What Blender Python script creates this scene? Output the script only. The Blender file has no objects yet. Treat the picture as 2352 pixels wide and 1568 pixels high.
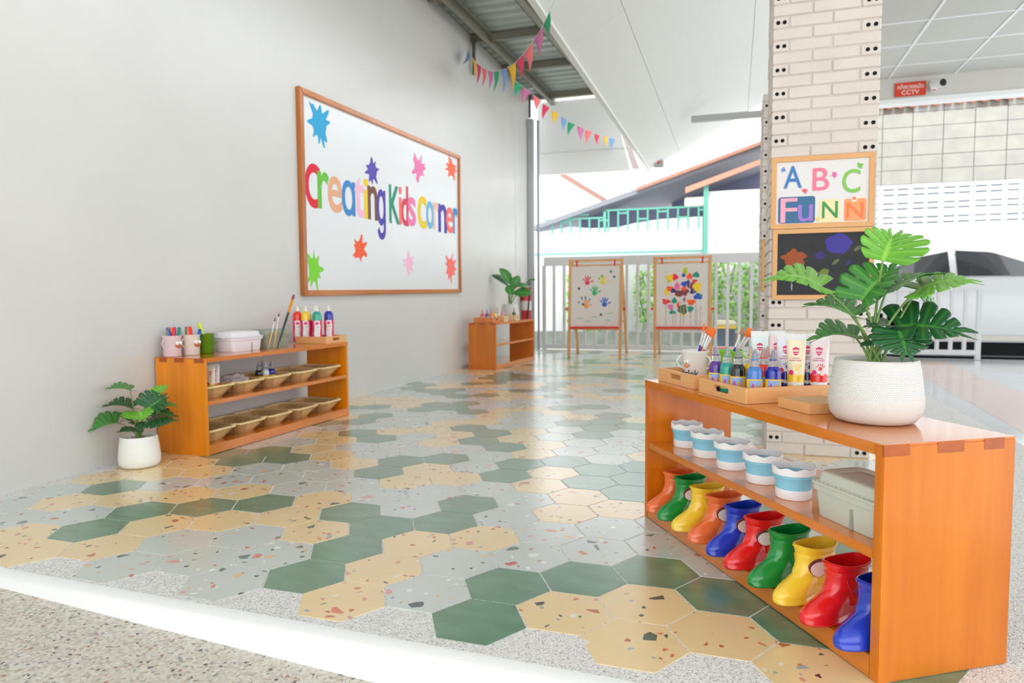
import bpy, bmesh, math, random
from mathutils import Vector, Matrix
from math import sin, cos, pi, radians, sqrt
SC = bpy.context.scene
COL = SC.collection

# ---------------- camera, sky, exposure ----------------
YAW, PITCH, ROLL, FPX, EYE = radians(-17.873), radians(-3.792), radians(-0.376), 1585.36, 0.725
fw = Vector((sin(YAW)*cos(PITCH), cos(YAW)*cos(PITCH), sin(PITCH)))
rt = Vector((cos(YAW), -sin(YAW), 0)); up = rt.cross(fw)
rt, up = cos(ROLL)*rt + sin(ROLL)*up, -sin(ROLL)*rt + cos(ROLL)*up
cam = bpy.data.cameras.new('camera'); camo = bpy.data.objects.new('camera', cam); COL.objects.link(camo)
camo.matrix_world = Matrix(((rt.x, up.x, -fw.x, 0), (rt.y, up.y, -fw.y, 0), (rt.z, up.z, -fw.z, EYE), (0, 0, 0, 1)))
cam.sensor_width = 36; cam.lens = FPX*36/2352; cam.clip_start = .05; cam.clip_end = 200
cam.dof.use_dof = True; cam.dof.focus_distance = 1.75; cam.dof.aperture_fstop = 4.5
SC.camera = camo
W = bpy.data.worlds.new('sky'); SC.world = W; W.use_nodes = True
bg = W.node_tree.nodes['Background']; bg.inputs[0].default_value = (.93, .97, 1, 1); bg.inputs[1].default_value = 1.3
SC.view_settings.view_transform = 'Standard'; SC.view_settings.look = 'None'
SC.view_settings.exposure = 1.08; SC.view_settings.gamma = 1; SC.view_settings.use_curve_mapping = False
sun = bpy.data.lights.new('sun', 'SUN'); sun.energy = 1.5; sun.angle = radians(3); sun.color = (1, .95, .88)
suno = bpy.data.objects.new('sun', sun); COL.objects.link(suno)
suno.rotation_euler = Vector((-.05, .62, -.78)).to_track_quat('-Z', 'Y').to_euler()

# ---------------- materials ----------------
def lin(c):
    return tuple((v/12.92 if v <= .04045 else ((v+.055)/1.055)**2.4) for v in (x/255 for x in c))
MATS = {}
def mat(name, rgb, rough=.5, var=0, vscale=8, bump=0, bscale=60, coat=0, trans=0, metal=0, spec=.5, stretch=None, sss=0, emit=0):
    if name in MATS: return MATS[name]
    m = bpy.data.materials.new(name); m.use_nodes = True; nt = m.node_tree; N = nt.nodes; L = nt.links
    b = N['Principled BSDF']; c = lin(rgb)
    b.inputs['Base Color'].default_value = (*c, 1); b.inputs['Roughness'].default_value = rough
    b.inputs['Metallic'].default_value = metal; b.inputs['Specular IOR Level'].default_value = spec
    b.inputs['Coat Weight'].default_value = coat; b.inputs['Coat Roughness'].default_value = .08
    b.inputs['Transmission Weight'].default_value = trans
    if sss: b.inputs['Subsurface Weight'].default_value = sss; b.inputs['Subsurface Radius'].default_value = (.01, .01, .01)
    tc = N.new('ShaderNodeTexCoord')
    src = tc.outputs['Object']
    if stretch:
        mp = N.new('ShaderNodeMapping'); mp.inputs['Scale'].default_value = stretch; L.new(src, mp.inputs['Vector']); src = mp.outputs['Vector']
    if var:
        n = N.new('ShaderNodeTexNoise'); n.inputs['Scale'].default_value = vscale; n.inputs['Detail'].default_value = 6
        L.new(src, n.inputs['Vector'])
        r = N.new('ShaderNodeValToRGB'); e = r.color_ramp.elements
        e[0].position = .3; e[1].position = .7
        e[0].color = (*[max(0, x*(1-var)) for x in c], 1); e[1].color = (*[min(1, x*(1+var*.8)) for x in c], 1)
        L.new(n.outputs['Fac'], r.inputs['Fac']); L.new(r.outputs['Color'], b.inputs['Base Color'])
    if bump:
        n = N.new('ShaderNodeTexNoise'); n.inputs['Scale'].default_value = bscale; n.inputs['Detail'].default_value = 4
        L.new(src, n.inputs['Vector'])
        bp = N.new('ShaderNodeBump'); bp.inputs['Strength'].default_value = bump; bp.inputs['Distance'].default_value = .004
        L.new(n.outputs['Fac'], bp.inputs['Height']); L.new(bp.outputs['Normal'], b.inputs['Normal'])
    MATS[name] = m
    return m

def nodes_of(m): return m.node_tree.nodes, m.node_tree.links, m.node_tree.nodes['Principled BSDF']

def terrazzo(name, base, chips, d1=.065, d2=.085):
    m = mat(name, base, rough=.22, coat=.8); N, L, b = nodes_of(m)
    b.inputs['Coat Roughness'].default_value = .26
    tc = N.new('ShaderNodeTexCoord'); geo = N.new('ShaderNodeNewGeometry')
    mul = N.new('ShaderNodeVectorMath'); mul.operation = 'SCALE'; mul.inputs['Scale'].default_value = 1
    cmb = N.new('ShaderNodeCombineXYZ'); mm = N.new('ShaderNodeMath'); mm.operation = 'MULTIPLY'; mm.inputs[1].default_value = 37.0
    L.new(geo.outputs['Random Per Island'], mm.inputs[0]); L.new(mm.outputs[0], cmb.inputs[2])
    add = N.new('ShaderNodeVectorMath'); add.operation = 'ADD'; L.new(tc.outputs['Object'], add.inputs[0]); L.new(cmb.outputs[0], add.inputs[1])
    nz = N.new('ShaderNodeTexNoise'); nz.inputs['Scale'].default_value = 5; L.new(add.outputs[0], nz.inputs['Vector'])
    mx0 = N.new('ShaderNodeMix'); mx0.data_type = 'RGBA'
    c = lin(base)
    mx0.inputs[6].default_value = (*[x*.93 for x in c], 1); mx0.inputs[7].default_value = (*[min(1, x*1.07) for x in c], 1)
    L.new(nz.outputs['Fac'], mx0.inputs[0]); prev = mx0.outputs[2]
    for sc, dens, th in ((30, d1, .30), (62, d2, .28)):
        v = N.new('ShaderNodeTexVoronoi'); v.inputs['Scale'].default_value = sc; v.inputs['Randomness'].default_value = 1
        v2 = N.new('ShaderNodeTexVoronoi'); v2.feature = 'DISTANCE_TO_EDGE'; v2.inputs['Scale'].default_value = sc
        L.new(add.outputs[0], v.inputs['Vector']); L.new(add.outputs[0], v2.inputs['Vector'])
        sp = N.new('ShaderNodeSeparateColor'); L.new(v.outputs['Color'], sp.inputs['Color'])
        g = N.new('ShaderNodeMath'); g.operation = 'LESS_THAN'; g.inputs[1].default_value = dens; L.new(sp.outputs[0], g.inputs[0])
        e = N.new('ShaderNodeMath'); e.operation = 'GREATER_THAN'; e.inputs[1].default_value = th*.55; L.new(v2.outputs['Distance'], e.inputs[0])
        a = N.new('ShaderNodeMath'); a.operation = 'MULTIPLY'; L.new(g.outputs[0], a.inputs[0]); L.new(e.outputs[0], a.inputs[1])
        r = N.new('ShaderNodeValToRGB'); r.color_ramp.interpolation = 'CONSTANT'; els = r.color_ramp.elements
        while len(els) < len(chips): els.new(.5)
        for i, cc in enumerate(chips): els[i].position = i/len(chips); els[i].color = (*lin(cc), 1)
        L.new(sp.outputs[1], r.inputs['Fac'])
        mx = N.new('ShaderNodeMix'); mx.data_type = 'RGBA'; L.new(a.outputs[0], mx.inputs[0]); L.new(prev, mx.inputs[6]); L.new(r.outputs['Color'], mx.inputs[7]); prev = mx.outputs[2]
    L.new(prev, b.inputs['Base Color'])
    return m

def speckle(name, cols, scale, rough=.8, bump=.5, w=None):
    m = mat(name, (200, 200, 200), rough=rough); N, L, b = nodes_of(m)
    tc = N.new('ShaderNodeTexCoord'); v = N.new('ShaderNodeTexVoronoi'); v.inputs['Scale'].default_value = scale
    L.new(tc.outputs['Object'], v.inputs['Vector'])
    sp = N.new('ShaderNodeSeparateColor'); L.new(v.outputs['Color'], sp.inputs['Color'])
    r = N.new('ShaderNodeValToRGB'); r.color_ramp.interpolation = 'CONSTANT'; els = r.color_ramp.elements
    while len(els) < len(cols): els.new(.5)
    p = 0
    for i, cc in enumerate(cols):
        els[i].position = p; els[i].color = (*lin(cc), 1); p += (w[i] if w else 1/len(cols))
    L.new(sp.outputs[0], r.inputs['Fac']); L.new(r.outputs['Color'], b.inputs['Base Color'])
    bp = N.new('ShaderNodeBump'); bp.inputs['Strength'].default_value = bump; bp.inputs['Distance'].default_value = .003; bp.invert = True
    L.new(v.outputs['Distance'], bp.inputs['Height']); L.new(bp.outputs['Normal'], b.inputs['Normal'])
    return m

def wood(name, rgb, dark, axis, rough=.3, coat=.3, freq=26, plank=0):
    m = mat(name, rgb, rough=rough, coat=coat); N, L, b = nodes_of(m)
    tc = N.new('ShaderNodeTexCoord'); mp = N.new('ShaderNodeMapping')
    s = [freq, freq, freq]; s[axis] = 1.3; mp.inputs['Scale'].default_value = s
    L.new(tc.outputs['Object'], mp.inputs['Vector'])
    n = N.new('ShaderNodeTexNoise'); n.inputs['Scale'].default_value = 1.0; n.inputs['Detail'].default_value = 7; n.inputs['Roughness'].default_value = .65
    n.inputs['Distortion'].default_value = .4
    L.new(mp.outputs[0], n.inputs['Vector'])
    n2 = N.new('ShaderNodeTexNoise'); n2.inputs['Scale'].default_value = 3.5; n2.inputs['Detail'].default_value = 2; L.new(tc.outputs['Object'], n2.inputs['Vector'])
    ad = N.new('ShaderNodeMath'); ad.operation = 'MULTIPLY_ADD'; ad.inputs[1].default_value = .45; L.new(n2.outputs['Fac'], ad.inputs[0]); L.new(n.outputs['Fac'], ad.inputs[2])
    r = N.new('ShaderNodeValToRGB'); e = r.color_ramp.elements; e[0].position = .45; e[1].position = .95
    e[0].color = (*lin(dark), 1); e[1].color = (*lin(rgb), 1); L.new(ad.outputs[0], r.inputs['Fac']); L.new(r.outputs['Color'], b.inputs['Base Color'])
    return m

def uvnoise_bump(m, su, sv, strength, dist=.002, kind='brick'):
    N, L, b = nodes_of(m)
    uv = N.new('ShaderNodeTexCoord'); mp = N.new('ShaderNodeMapping'); mp.inputs['Scale'].default_value = (su, sv, 1); L.new(uv.outputs['UV'], mp.inputs['Vector'])
    t = N.new('ShaderNodeTexBrick' if kind == 'brick' else 'ShaderNodeTexChecker')
    t.inputs['Scale'].default_value = 1
    if kind == 'brick':
        t.inputs['Mortar Size'].default_value = .12; t.inputs['Mortar Smooth'].default_value = 1; t.inputs['Brick Width'].default_value = 1; t.inputs['Row Height'].default_value = 1
        t.inputs['Color1'].default_value = t.inputs['Color2'].default_value = (1, 1, 1, 1); t.inputs['Mortar'].default_value = (0, 0, 0, 1)
    L.new(mp.outputs[0], t.inputs['Vector'])
    bp = N.new('ShaderNodeBump'); bp.inputs['Strength'].default_value = strength; bp.inputs['Distance'].default_value = dist
    L.new(t.outputs['Color'], bp.inputs['Height']); L.new(bp.outputs['Normal'], b.inputs['Normal'])
    return m

# ---------------- mesh builder ----------------
class MB:
    def __init__(s): s.v = []; s.f = []; s.m = []; s.uv = {}; s.M = Matrix()
    def add(s, verts, faces, mi=0, uvs=None):
        o = len(s.v); s.v += [tuple(s.M @ Vector(p)) for p in verts]
        for i, f in enumerate(faces):
            s.f.append([o+a for a in f]); s.m.append(mi if isinstance(mi, int) else mi[i])
        if uvs:
            for i, u in enumerate(uvs): s.uv[o+i] = u
        return s
    def box(s, x0, x1, y0, y1, z0, z1, mi=0):
        v = [(x, y, z) for z in (z0, z1) for y in (y0, y1) for x in (x0, x1)]
        return s.add(v, [(0, 2, 3, 1), (4, 5, 7, 6), (0, 1, 5, 4), (2, 6, 7, 3), (0, 4, 6, 2), (1, 3, 7, 5)], mi)
    def rings(s, R, closed=True, cap0=True, cap1=True, mi=0, mrow=None):
        n = len(R[0]); v = [p for r in R for p in r]; f = []; ms = []
        uvs = [(j/n, i/(len(R)-1)) for i in range(len(R)) for j in range(n)]
        for i in range(len(R)-1):
            for j in range(n if closed else n-1):
                k = (j+1) % n
                f.append((i*n+j, i*n+k, (i+1)*n+k, (i+1)*n+j)); ms.append(mrow[i] if mrow else mi)
        if cap0: f.append(tuple(reversed(range(n)))); ms.append(mrow[0] if mrow else mi)
        if cap1: f.append(tuple(range((len(R)-1)*n, len(R)*n))); ms.append(mrow[-1] if mrow else mi)
        return s.add(v, f, ms, uvs)
    def lathe(s, prof, n=40, c=(0, 0), mi=0, mrow=None, cap0=True, cap1=True, wave=None):
        R = []
        for i, (r, z) in enumerate(prof):
            a = wave[i] if wave else 0
            R.append([(c[0]+r*cos(2*pi*j/n), c[1]+r*sin(2*pi*j/n), z+(a*sin(2*pi*j/n*8))) for j in range(n)])
        return s.rings(R, True, cap0, cap1, mi, mrow)
    def tube(s, pts, r, n=8, mi=0):
        pts = [Vector(p) for p in pts]; R = []
        rr = r if isinstance(r, (list, tuple)) else [r]*len(pts)
        ref = Vector((0, 0, 1))
        d0 = (pts[1]-pts[0]).normalized()
        if abs(d0.z) > .9: ref = Vector((1, 0, 0))
        for i, p in enumerate(pts):
            d = (pts[min(i+1, len(pts)-1)]-pts[max(i-1, 0)]).normalized()
            x = ref.cross(d)
            if x.length < 1e-4: x = Vector((1, 0, 0))
            x.normalize(); y = d.cross(x); ref = y.cross(d)*-1 if False else ref
            R.append([tuple(p+rr[i]*(cos(2*pi*j/n)*x+sin(2*pi*j/n)*y)) for j in range(n)])
        return s.rings(R, True, True, True, mi)
    def prism(s, poly, z0, z1, mi=0):
        n = len(poly); v = [(x, y, z0) for x, y in poly]+[(x, y, z1) for x, y in poly]
        f = [tuple(reversed(range(n))), tuple(range(n, 2*n))]+[(i, (i+1) % n, n+(i+1) % n, n+i) for i in range(n)]
        return s.add(v, f, mi)
    def sphere(s, c, r, mi=0, n=16, sq=(1, 1, 1)):
        R = []
        for i in range(1, n//2):
            t = pi*i/(n//2); R.append([(c[0]+sq[0]*r*sin(t)*cos(2*pi*j/n), c[1]+sq[1]*r*sin(t)*sin(2*pi*j/n), c[2]-sq[2]*r*cos(t)) for j in range(n)])
        return s.rings(R, mi=mi)
    def build(s, name, mats, parent=None, smooth=40, bevel=0, loc=None, rotz=None, label=None, merge=False):
        me = bpy.data.meshes.new(name); me.from_pydata(s.v, [], s.f)
        if not isinstance(mats, (list, tuple)): mats = [mats]
        for m in mats: me.materials.append(m)
        me.polygons.foreach_set('material_index', s.m)
        if s.uv:
            u = me.uv_layers.new(name='UVMap')
            for lp in me.loops: u.data[lp.index].uv = s.uv.get(lp.vertex_index, (0, 0))
        bm = bmesh.new(); bm.from_mesh(me)
        if merge: bmesh.ops.remove_doubles(bm, verts=bm.verts, dist=1e-5)
        bmesh.ops.recalc_face_normals(bm, faces=bm.faces)
        if bevel:
            ed = [e for e in bm.edges if len(e.link_faces) == 2 and e.calc_face_angle(0) > .7]
            bmesh.ops.bevel(bm, geom=ed, offset=bevel, segments=2, affect='EDGES', clamp_overlap=True)
        bm.to_mesh(me); bm.free()
        if smooth:
            me.polygons.foreach_set('use_smooth', [True]*len(me.polygons)); me.set_sharp_from_angle(angle=radians(smooth))
        o = bpy.data.objects.new(name, me); COL.objects.link(o)
        if parent: o.parent = parent
        if loc is not None: o.location = loc
        if rotz is not None: o.rotation_euler = (0, 0, rotz)
        if label: o['label'] = label
        return o

def thing(name, label, cat, loc=(0, 0, 0), rotz=0, group=None):
    o = bpy.data.objects.new(name, None); COL.objects.link(o); o.empty_display_size = .05
    o.location = loc; o.rotation_euler = (0, 0, rotz); o['label'] = label; o['category'] = cat
    if group: o['group'] = group
    return o
def tag(o, label, cat, group=None):
    o['label'] = label; o['category'] = cat
    if group: o['group'] = group
    return o
def struct(o): o['kind'] = 'structure'; return o
def dup(root, label, loc=None, rotz=None, group=None):
    r = root.copy(); COL.objects.link(r); r['label'] = label
    if loc is not None: r.location = loc
    if rotz is not None: r.rotation_euler = (0, 0, rotz)
    if group: r['group'] = group
    for ch in list(root.children):
        c = ch.copy(); COL.objects.link(c); c.parent = r
        for g in list(ch.children):
            d = g.copy(); COL.objects.link(d); d.parent = c
    return r
def recolor(root, frm, to):
    for ch in root.children_recursive:
        if ch.type != 'MESH': continue
        if any(m in frm for m in ch.data.materials):
            ch.data = ch.data.copy()
            for i, m in enumerate(ch.data.materials):
                if m in frm: ch.data.materials[i] = to[frm.index(m)]
def glyph(ch, box=None, depth=.002, plane='x', off=.012, mi=0, w=None):
    """letter outline as mesh verts/faces fitted to box (a0,a1,z0,z1); returns (verts2d(a,z,d), faces)"""
    cu = bpy.data.curves.new('t', 'FONT'); cu.body = ch; cu.extrude = .05; cu.offset = off; cu.resolution_u = 6
    ob = bpy.data.objects.new('t', cu); COL.objects.link(ob)
    dg = bpy.context.evaluated_depsgraph_get(); me = ob.evaluated_get(dg).to_mesh()
    V = [v.co.copy() for v in me.vertices]; F = [tuple(p.vertices) for p in me.polygons]
    ob.evaluated_get(dg).to_mesh_clear(); bpy.data.objects.remove(ob); bpy.data.curves.remove(cu)
    x0 = min(v.x for v in V); x1 = max(v.x for v in V); y0 = min(v.y for v in V); y1 = max(v.y for v in V)
    a0, a1, z0, z1 = box
    out = [(a0+(v.x-x0)/(x1-x0)*(a1-a0), z0+(v.y-y0)/(y1-y0)*(z1-z0), depth*(v.z+.05)/.1) for v in V]
    return out, F
def splat_poly(box, seed, n=9):
    R = random.Random(seed); pts = []; N = n*8
    ph = [R.uniform(-.35, .35) for _ in range(n)]; am = [R.uniform(.45, 1) for _ in range(n)]; wd = [R.uniform(.10, .2) for _ in range(n)]
    for i in range(N):
        t = 2*pi*i/N; r = .5
        for k in range(n):
            c = 2*pi*k/n+ph[k]; d = (t-c+pi) % (2*pi)-pi
            r = max(r, .5+.5*am[k]*math.exp(-(d/wd[k])**2))
        pts.append((r*cos(t), r*sin(t)))
    xs = [p[0] for p in pts]; ys = [p[1] for p in pts]; a0, a1, z0, z1 = box
    return [(a0+(x-min(xs))/(max(xs)-min(xs))*(a1-a0), z0+(y-min(ys))/(max(ys)-min(ys))*(z1-z0)) for x, y in pts]
def flat(mb, poly, d0, d1, frame, mi=0):
    """extrude 2-D poly (a,b) between depths d0..d1 through frame(a,b,d)"""
    n = len(poly); v = [frame(a, b, d0) for a, b in poly]+[frame(a, b, d1) for a, b in poly]
    ca = sum(p[0] for p in poly)/n; cb = sum(p[1] for p in poly)/n
    v.append(frame(ca, cb, d1)); f = [(n+i, n+(i+1) % n, 2*n) for i in range(n)]+[(i, (i+1) % n, n+(i+1) % n, n+i) for i in range(n)]
    mb.add(v, f, mi)
def ellipse(a, b, ra, rb, n=20, rot=0):
    return [(a+ra*cos(t)*cos(rot)-rb*sin(t)*sin(rot), b+ra*cos(t)*sin(rot)+rb*sin(t)*cos(rot)) for t in (2*pi*i/n for i in range(n))]
def rrect(x0, x1, y0, y1, r, n=5):
    out = []
    for cx, cy, a in ((x1-r, y1-r, 0), (x0+r, y1-r, pi/2), (x0+r, y0+r, pi), (x1-r, y0+r, 3*pi/2)):
        for i in range(n+1): out.append((cx+r*cos(a+pi/2*i/n), cy+r*sin(a+pi/2*i/n)))
    return out
def holed(mb, w, h, hw, hh, th, frame, cz=None, mi=0):
    """w x h plate with a stadium hole; frame(a,b,d)"""
    cz = h*.55 if cz is None else cz; N = 32; inn = []; out = []
    for i in range(N):
        t = 2*pi*(i+.5)/N; c, s_ = cos(t), sin(t)
        r = hh/2; ex = hw/2-r
        x = (ex if c > 0 else -ex)+r*c if True else 0
        inn.append((w/2+x, cz+r*s_))
        k = max(abs(c)/(w/2), abs(s_)/(max(h-cz, cz)))
        ox, oz = c/k, s_/k
        out.append((w/2+max(-w/2, min(w/2, ox)), max(0, min(h, cz+oz))))
    # snap nearest samples to the corners
    for cx, cy in ((0, 0), (w, 0), (w, h), (0, h)):
        j = min(range(N), key=lambda q: (out[q][0]-cx)**2+(out[q][1]-cy)**2); out[j] = (cx, cy)
    v = [frame(a, b, d) for d in (0, th) for a, b in inn]+[frame(a, b, d) for d in (0, th) for a, b in out]
    f = []
    for i in range(N):
        k = (i+1) % N
        f += [(2*N+i, 2*N+k, k, i), (N+i, N+k, 3*N+k, 3*N+i), (i, k, N+k, N+i), (2*N+k, 2*N+i, 3*N+i, 3*N+k)]
    mb.add(v, f, mi)
# ---------------- the setting ----------------
WX = -2.585
M_wall = mat('wall paint', (209, 207, 203), rough=.30, var=.03, vscale=2.5, spec=.4)
M_white = mat('white paint', (236, 237, 236), rough=.5)
M_peb = speckle('pebble wash', [(208, 206, 204), (232, 230, 227), (240, 239, 236), (220, 218, 215), (180, 178, 176)], 300, bump=.55, w=[.14, .26, .3, .22, .08])
CH_Y = [(196, 84, 62), (70, 96, 84), (236, 232, 222), (160, 176, 184), (216, 150, 140), (220, 120, 90), (200, 110, 70), (60, 72, 70)]
CH_S = [(205, 96, 72), (84, 112, 104), (232, 232, 226), (222, 160, 150), (214, 120, 96), (226, 190, 132), (240, 240, 236), (64, 82, 88)]
M_ty = terrazzo('yellow terrazzo tile', (238, 210, 158), CH_Y)
M_ts = terrazzo('sage terrazzo tile', (200, 209, 203), CH_S)
M_tg = mat('green tile', (98, 141, 113), rough=.22, var=.16, vscale=9, coat=.8, stretch=(1, 2.5, 1))
nodes_of(M_tg)[2].inputs['Coat Roughness'].default_value = .26
M_tf = mat('tile edge grout', (206, 204, 198), rough=.8)
TILES = {-12: (7, 'YYSSSGSSSYYY'), -11: (-6, 'SSSYYYYSSSSSGYYSSGGSSSSYY'), -10: (-6, 'SSYGYYGSSSGYSGYYSGYYSSSYYY'), -9: (-6, 'YYSYSYGGSYSGGSYYSGGYGYGGGSYYG'),
 -8: (-5, 'YGGYSSGYYGSSSGGSGSSYGGGGSYSG'), -7: (-4, 'YYGYSSYSGYSSSGGSGYSYSGGSY'), -6: (-4, 'SSYGSSYSSSYYSGSSYYGYYSSGSSSG'), -5: (-3, 'SSYYSGGSYYGYYYSSYSGGGSYGSSSSY'),
 -4: (-3, 'SSYGSYYGSGGSSSYSSGSYYSSSGYYSYY'), -3: (-2, 'GGGSSYSSGYYSSYGSSYSSYSSGGSG'), -2: (-2, 'YYYGGSGGYYSSGYSGSYSGSSYGGS'), -1: (-1, 'SSYSSYYGSSGGGGSSSYSSGYS'),
 0: (-1, 'GGSSYYGGSSSSGYSSSYSS'), 1: (0, 'YGSSYGGGYSSSGSYSSG'), 2: (0, 'YYGSSYSSGSYSSSGYS'), 3: (1, 'YGSYSSGSSYSS'), 4: (1, 'YGYSSGSYYSYSG'), 5: (2, 'GYSGSSYGSYSSG'), 6: (5, 'SSGYSGSYSS')}
def build_floor():
    mb = MB(); R = random.Random(5)
    mb.prism([(WX-.2, 1.337), (1.32, 1.214), (1.32, 8.95), (WX-.2, 8.95)], -.12, -.0012, 0)
    for k, (q0, s) in TILES.items():
        q = q0
        while True:
            i = q-q0
            cx = -.5361+q*.0017+k*.1724; cy = 1.6047+q*.2-k*.1015
            if cy > 8.9: break
            c = s[i] if i < len(s) else R.choice('SSSSSSYYYGGG')
            pts = []
            for a in range(6):
                t = radians(60*a-.5); x = cx+.1131*cos(t); y = cy+.1131*sin(t)
                pts.append((max(x, WX-.03), min(y, 8.86)))
            if max(p[0] for p in pts) > WX:
                mi = {'Y': 1, 'S': 2, 'G': 3}[c]; n = 6
                v = [(x, y, -.004) for x, y in pts]+[(cx+(x-cx)*.997, cy+(y-cy)*.997, 0) for x, y in pts]
                mb.add(v, [tuple(range(6, 12))]+[(j, (j+1) % 6, 6+(j+1) % 6, 6+j) for j in range(6)], mi)
            q += 1
    return struct(mb.build('floor', [M_peb, M_ty, M_ts, M_tg], smooth=0))
build_floor()
# white painted kerb nose along the near edge of the tiled floor
mb = MB(); R_ = []
for x in (WX-.2, -1.85, -.73, 0.4, 1.32):
    yt = 1.278-.030*(x+1.85); yb = yt-.012-.02*max(0, x+1.85); zb = -.028-.033*(x+1.85)
    R_.append([(x, yt+.035, -.0008), (x, yt-.002, -.002), (x, yt-.012, -.010), (x, yb, zb-.02), (x, yt+.035, zb-.02)])
mb.rings(R_, closed=True)
struct(mb.build('trim_1', mat('kerb paint', (240, 240, 238), rough=.75, bump=.3, bscale=180)))
mb = MB(); z = lambda x: -.028-.033*(x+1.85)
mb.add([(-4, -2.5, z(-4)), (6, -2.5, z(6)), (6, 1.3, z(6)), (-4, 1.3, z(-4))], [(0, 1, 2, 3)])
struct(mb.build('floor_front', speckle('exposed aggregate', [(206, 198, 186), (214, 208, 198), (196, 188, 176), (180, 172, 160), (220, 214, 205), (206, 199, 188), (190, 164, 134), (150, 150, 150), (104, 100, 98), (172, 130, 108)], 150, rough=.45, bump=.06, w=[.26, .2, .15, .09, .14, .08, .03, .025, .012, .013]), smooth=0))
# glossy painted floor to the right, with a faded salmon stripe
M_gl = mat('glossy painted concrete', (206, 210, 211), rough=.13, var=.04, vscale=3, coat=.4)
mb = MB(); mb.box(1.3, 6, 1.0, 8.75, -.12, -.003)
mb.box(.0, 6, 8.74, 10.2, -.2, -.09); mb.box(-3.5, 7, 10.1, 16, -.3, -.12)
A_ = [(1.72, 8.15), (1.95, 8.42), (2.10, 8.50), (2.14, 8.2), (2.09, 7.6), (2.05, 7.07), (2.03, 6.4), (2.01, 5.88), (1.98, 5.0)]
B_ = [(1.60, 7.5), (1.57, 7.2), (1.56, 6.9), (1.545, 6.5), (1.53, 6.18), (1.51, 5.6), (1.49, 5.12), (1.45, 4.38), (1.42, 4.0)]
v = [(x, y, -.0025) for x, y in A_]+[(x, y, -.0025) for x, y in B_]; n = len(A_)
mb.add(v, [(i, i+1, n+i+1, n+i) for i in range(n-1)], 1)
struct(mb.build('floor_right', [M_gl, mat('salmon floor paint', (222, 188, 170), rough=.15, coat=.4)], smooth=0))
# left wall: thicker lower part with a ledge, thinner top part
mb = MB()
prof = lambda y: 2.677+(y-4.1)*.047
mb.add([(WX, -1.5, -.2), (WX, 8.86, -.2), (WX, 8.86, prof(8.86)), (WX, -1.5, prof(-1.5)), (WX-.2, -1.5, -.2), (WX-.2, 8.86, -.2), (WX-.2, 8.86, prof(8.86)), (WX-.2, -1.5, prof(-1.5))],
       [(0, 1, 2, 3), (4, 7, 6, 5), (3, 2, 6, 7), (0, 3, 7, 4), (1, 5, 6, 2), (0, 4, 5, 1)])
mb.box(WX-.2, WX-.014, -1.5, 8.86, 2.3, 3.372)
struct(mb.build('wall_left', M_wall, smooth=0))
mb = MB(); mb.tube([(WX+.004, 8.2+.02*0, .1), (WX+.004, 8.2, 2.9)], .006, 6)
struct(mb.build('trim_2', M_white))
# white corner post at the end of the wall
mb = MB(); mb.box(WX+.005, WX+.075, 8.70, 8.79, 0, 3.0); mb.box(WX+.10, WX+.13, 8.80, 8.84, 0, 3.0)
tag(mb.build('corner_post', mat('post paint', (176, 177, 180), rough=.45), bevel=.004), 'white painted steel corner post at the far end of the left wall', 'post')
# corrugated metal canopy with its steel frame
can = thing('metal_canopy', 'corrugated metal canopy on a grey steel frame above the top of the left wall', 'canopy', (0, 0, 3.3))
mb = MB(); ys = []; y = -2.5
while y < 8.94:
    ys += [(y, .06), (y+.05, .06), (y+.075, .10), (y+.115, .10), (y+.14, .06)]; y += .165
v = []
for y, zz in ys: v += [(-2.75, y, zz+.02), (-1.0, y, zz+.02), (-1.0, y, zz+.023), (-2.75, y, zz+.023)]
f = []
for i in range(len(ys)-1):
    for a, b in ((0, 1), (1, 2), (2, 3), (3, 0)): f.append((i*4+a, i*4+b, i*4+4+b, i*4+4+a))
mb.add(v, f); mb.build('roof_sheet', mat('galvanised sheet', (168, 178, 170), rough=.38, metal=.35, var=.06), can, smooth=0)
M_steel = mat('grey painted steel', (128, 124, 112), rough=.5)
for xa, xb in (((-2.50, 3.2), (-2.36, 9.0)), ((-1.95, 3.2), (-1.68, 9.0))):
    mb = MB()
    for w, z0, z1 in ((.0, -.05, .06), (.05, -.05, -.035), (.05, .045, .06)):
        x0, x1 = xa[0], xb[0]; a = .006 if w == 0 else w
        mb.add([(x0, 3.2, z0), (x0+a, 3.2, z0), (x1+a, 9.0995, z0), (x1, 9.0995, z0), (x0, 3.2, z1), (x0+a, 3.2, z1), (x1+a, 9.0995, z1), (x1, 9.0995, z1)], [(0, 3, 2, 1), (4, 5, 6, 7), (0, 1, 5, 4), (1, 2, 6, 5), (2, 3, 7, 6), (3, 0, 4, 7)])
    mb.build('beam', M_steel, can, smooth=0)
for y in (4.5, 5.72, 6.78, 7.75, 8.95):
    mb = MB(); mb.box(-2.70, -1.0, y-.02, y+.03, .0, .075); mb.build('purlin', M_steel, can, bevel=.003)
for y in (6.73, 8.74):
    mb = MB(); mb.box(-2.57, -2.545, y-.018, y+.018, -.33 if y < 7 else -.28, .02); mb.build('bracket', mat('dark steel', (84, 82, 74), rough=.5), can)
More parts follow.
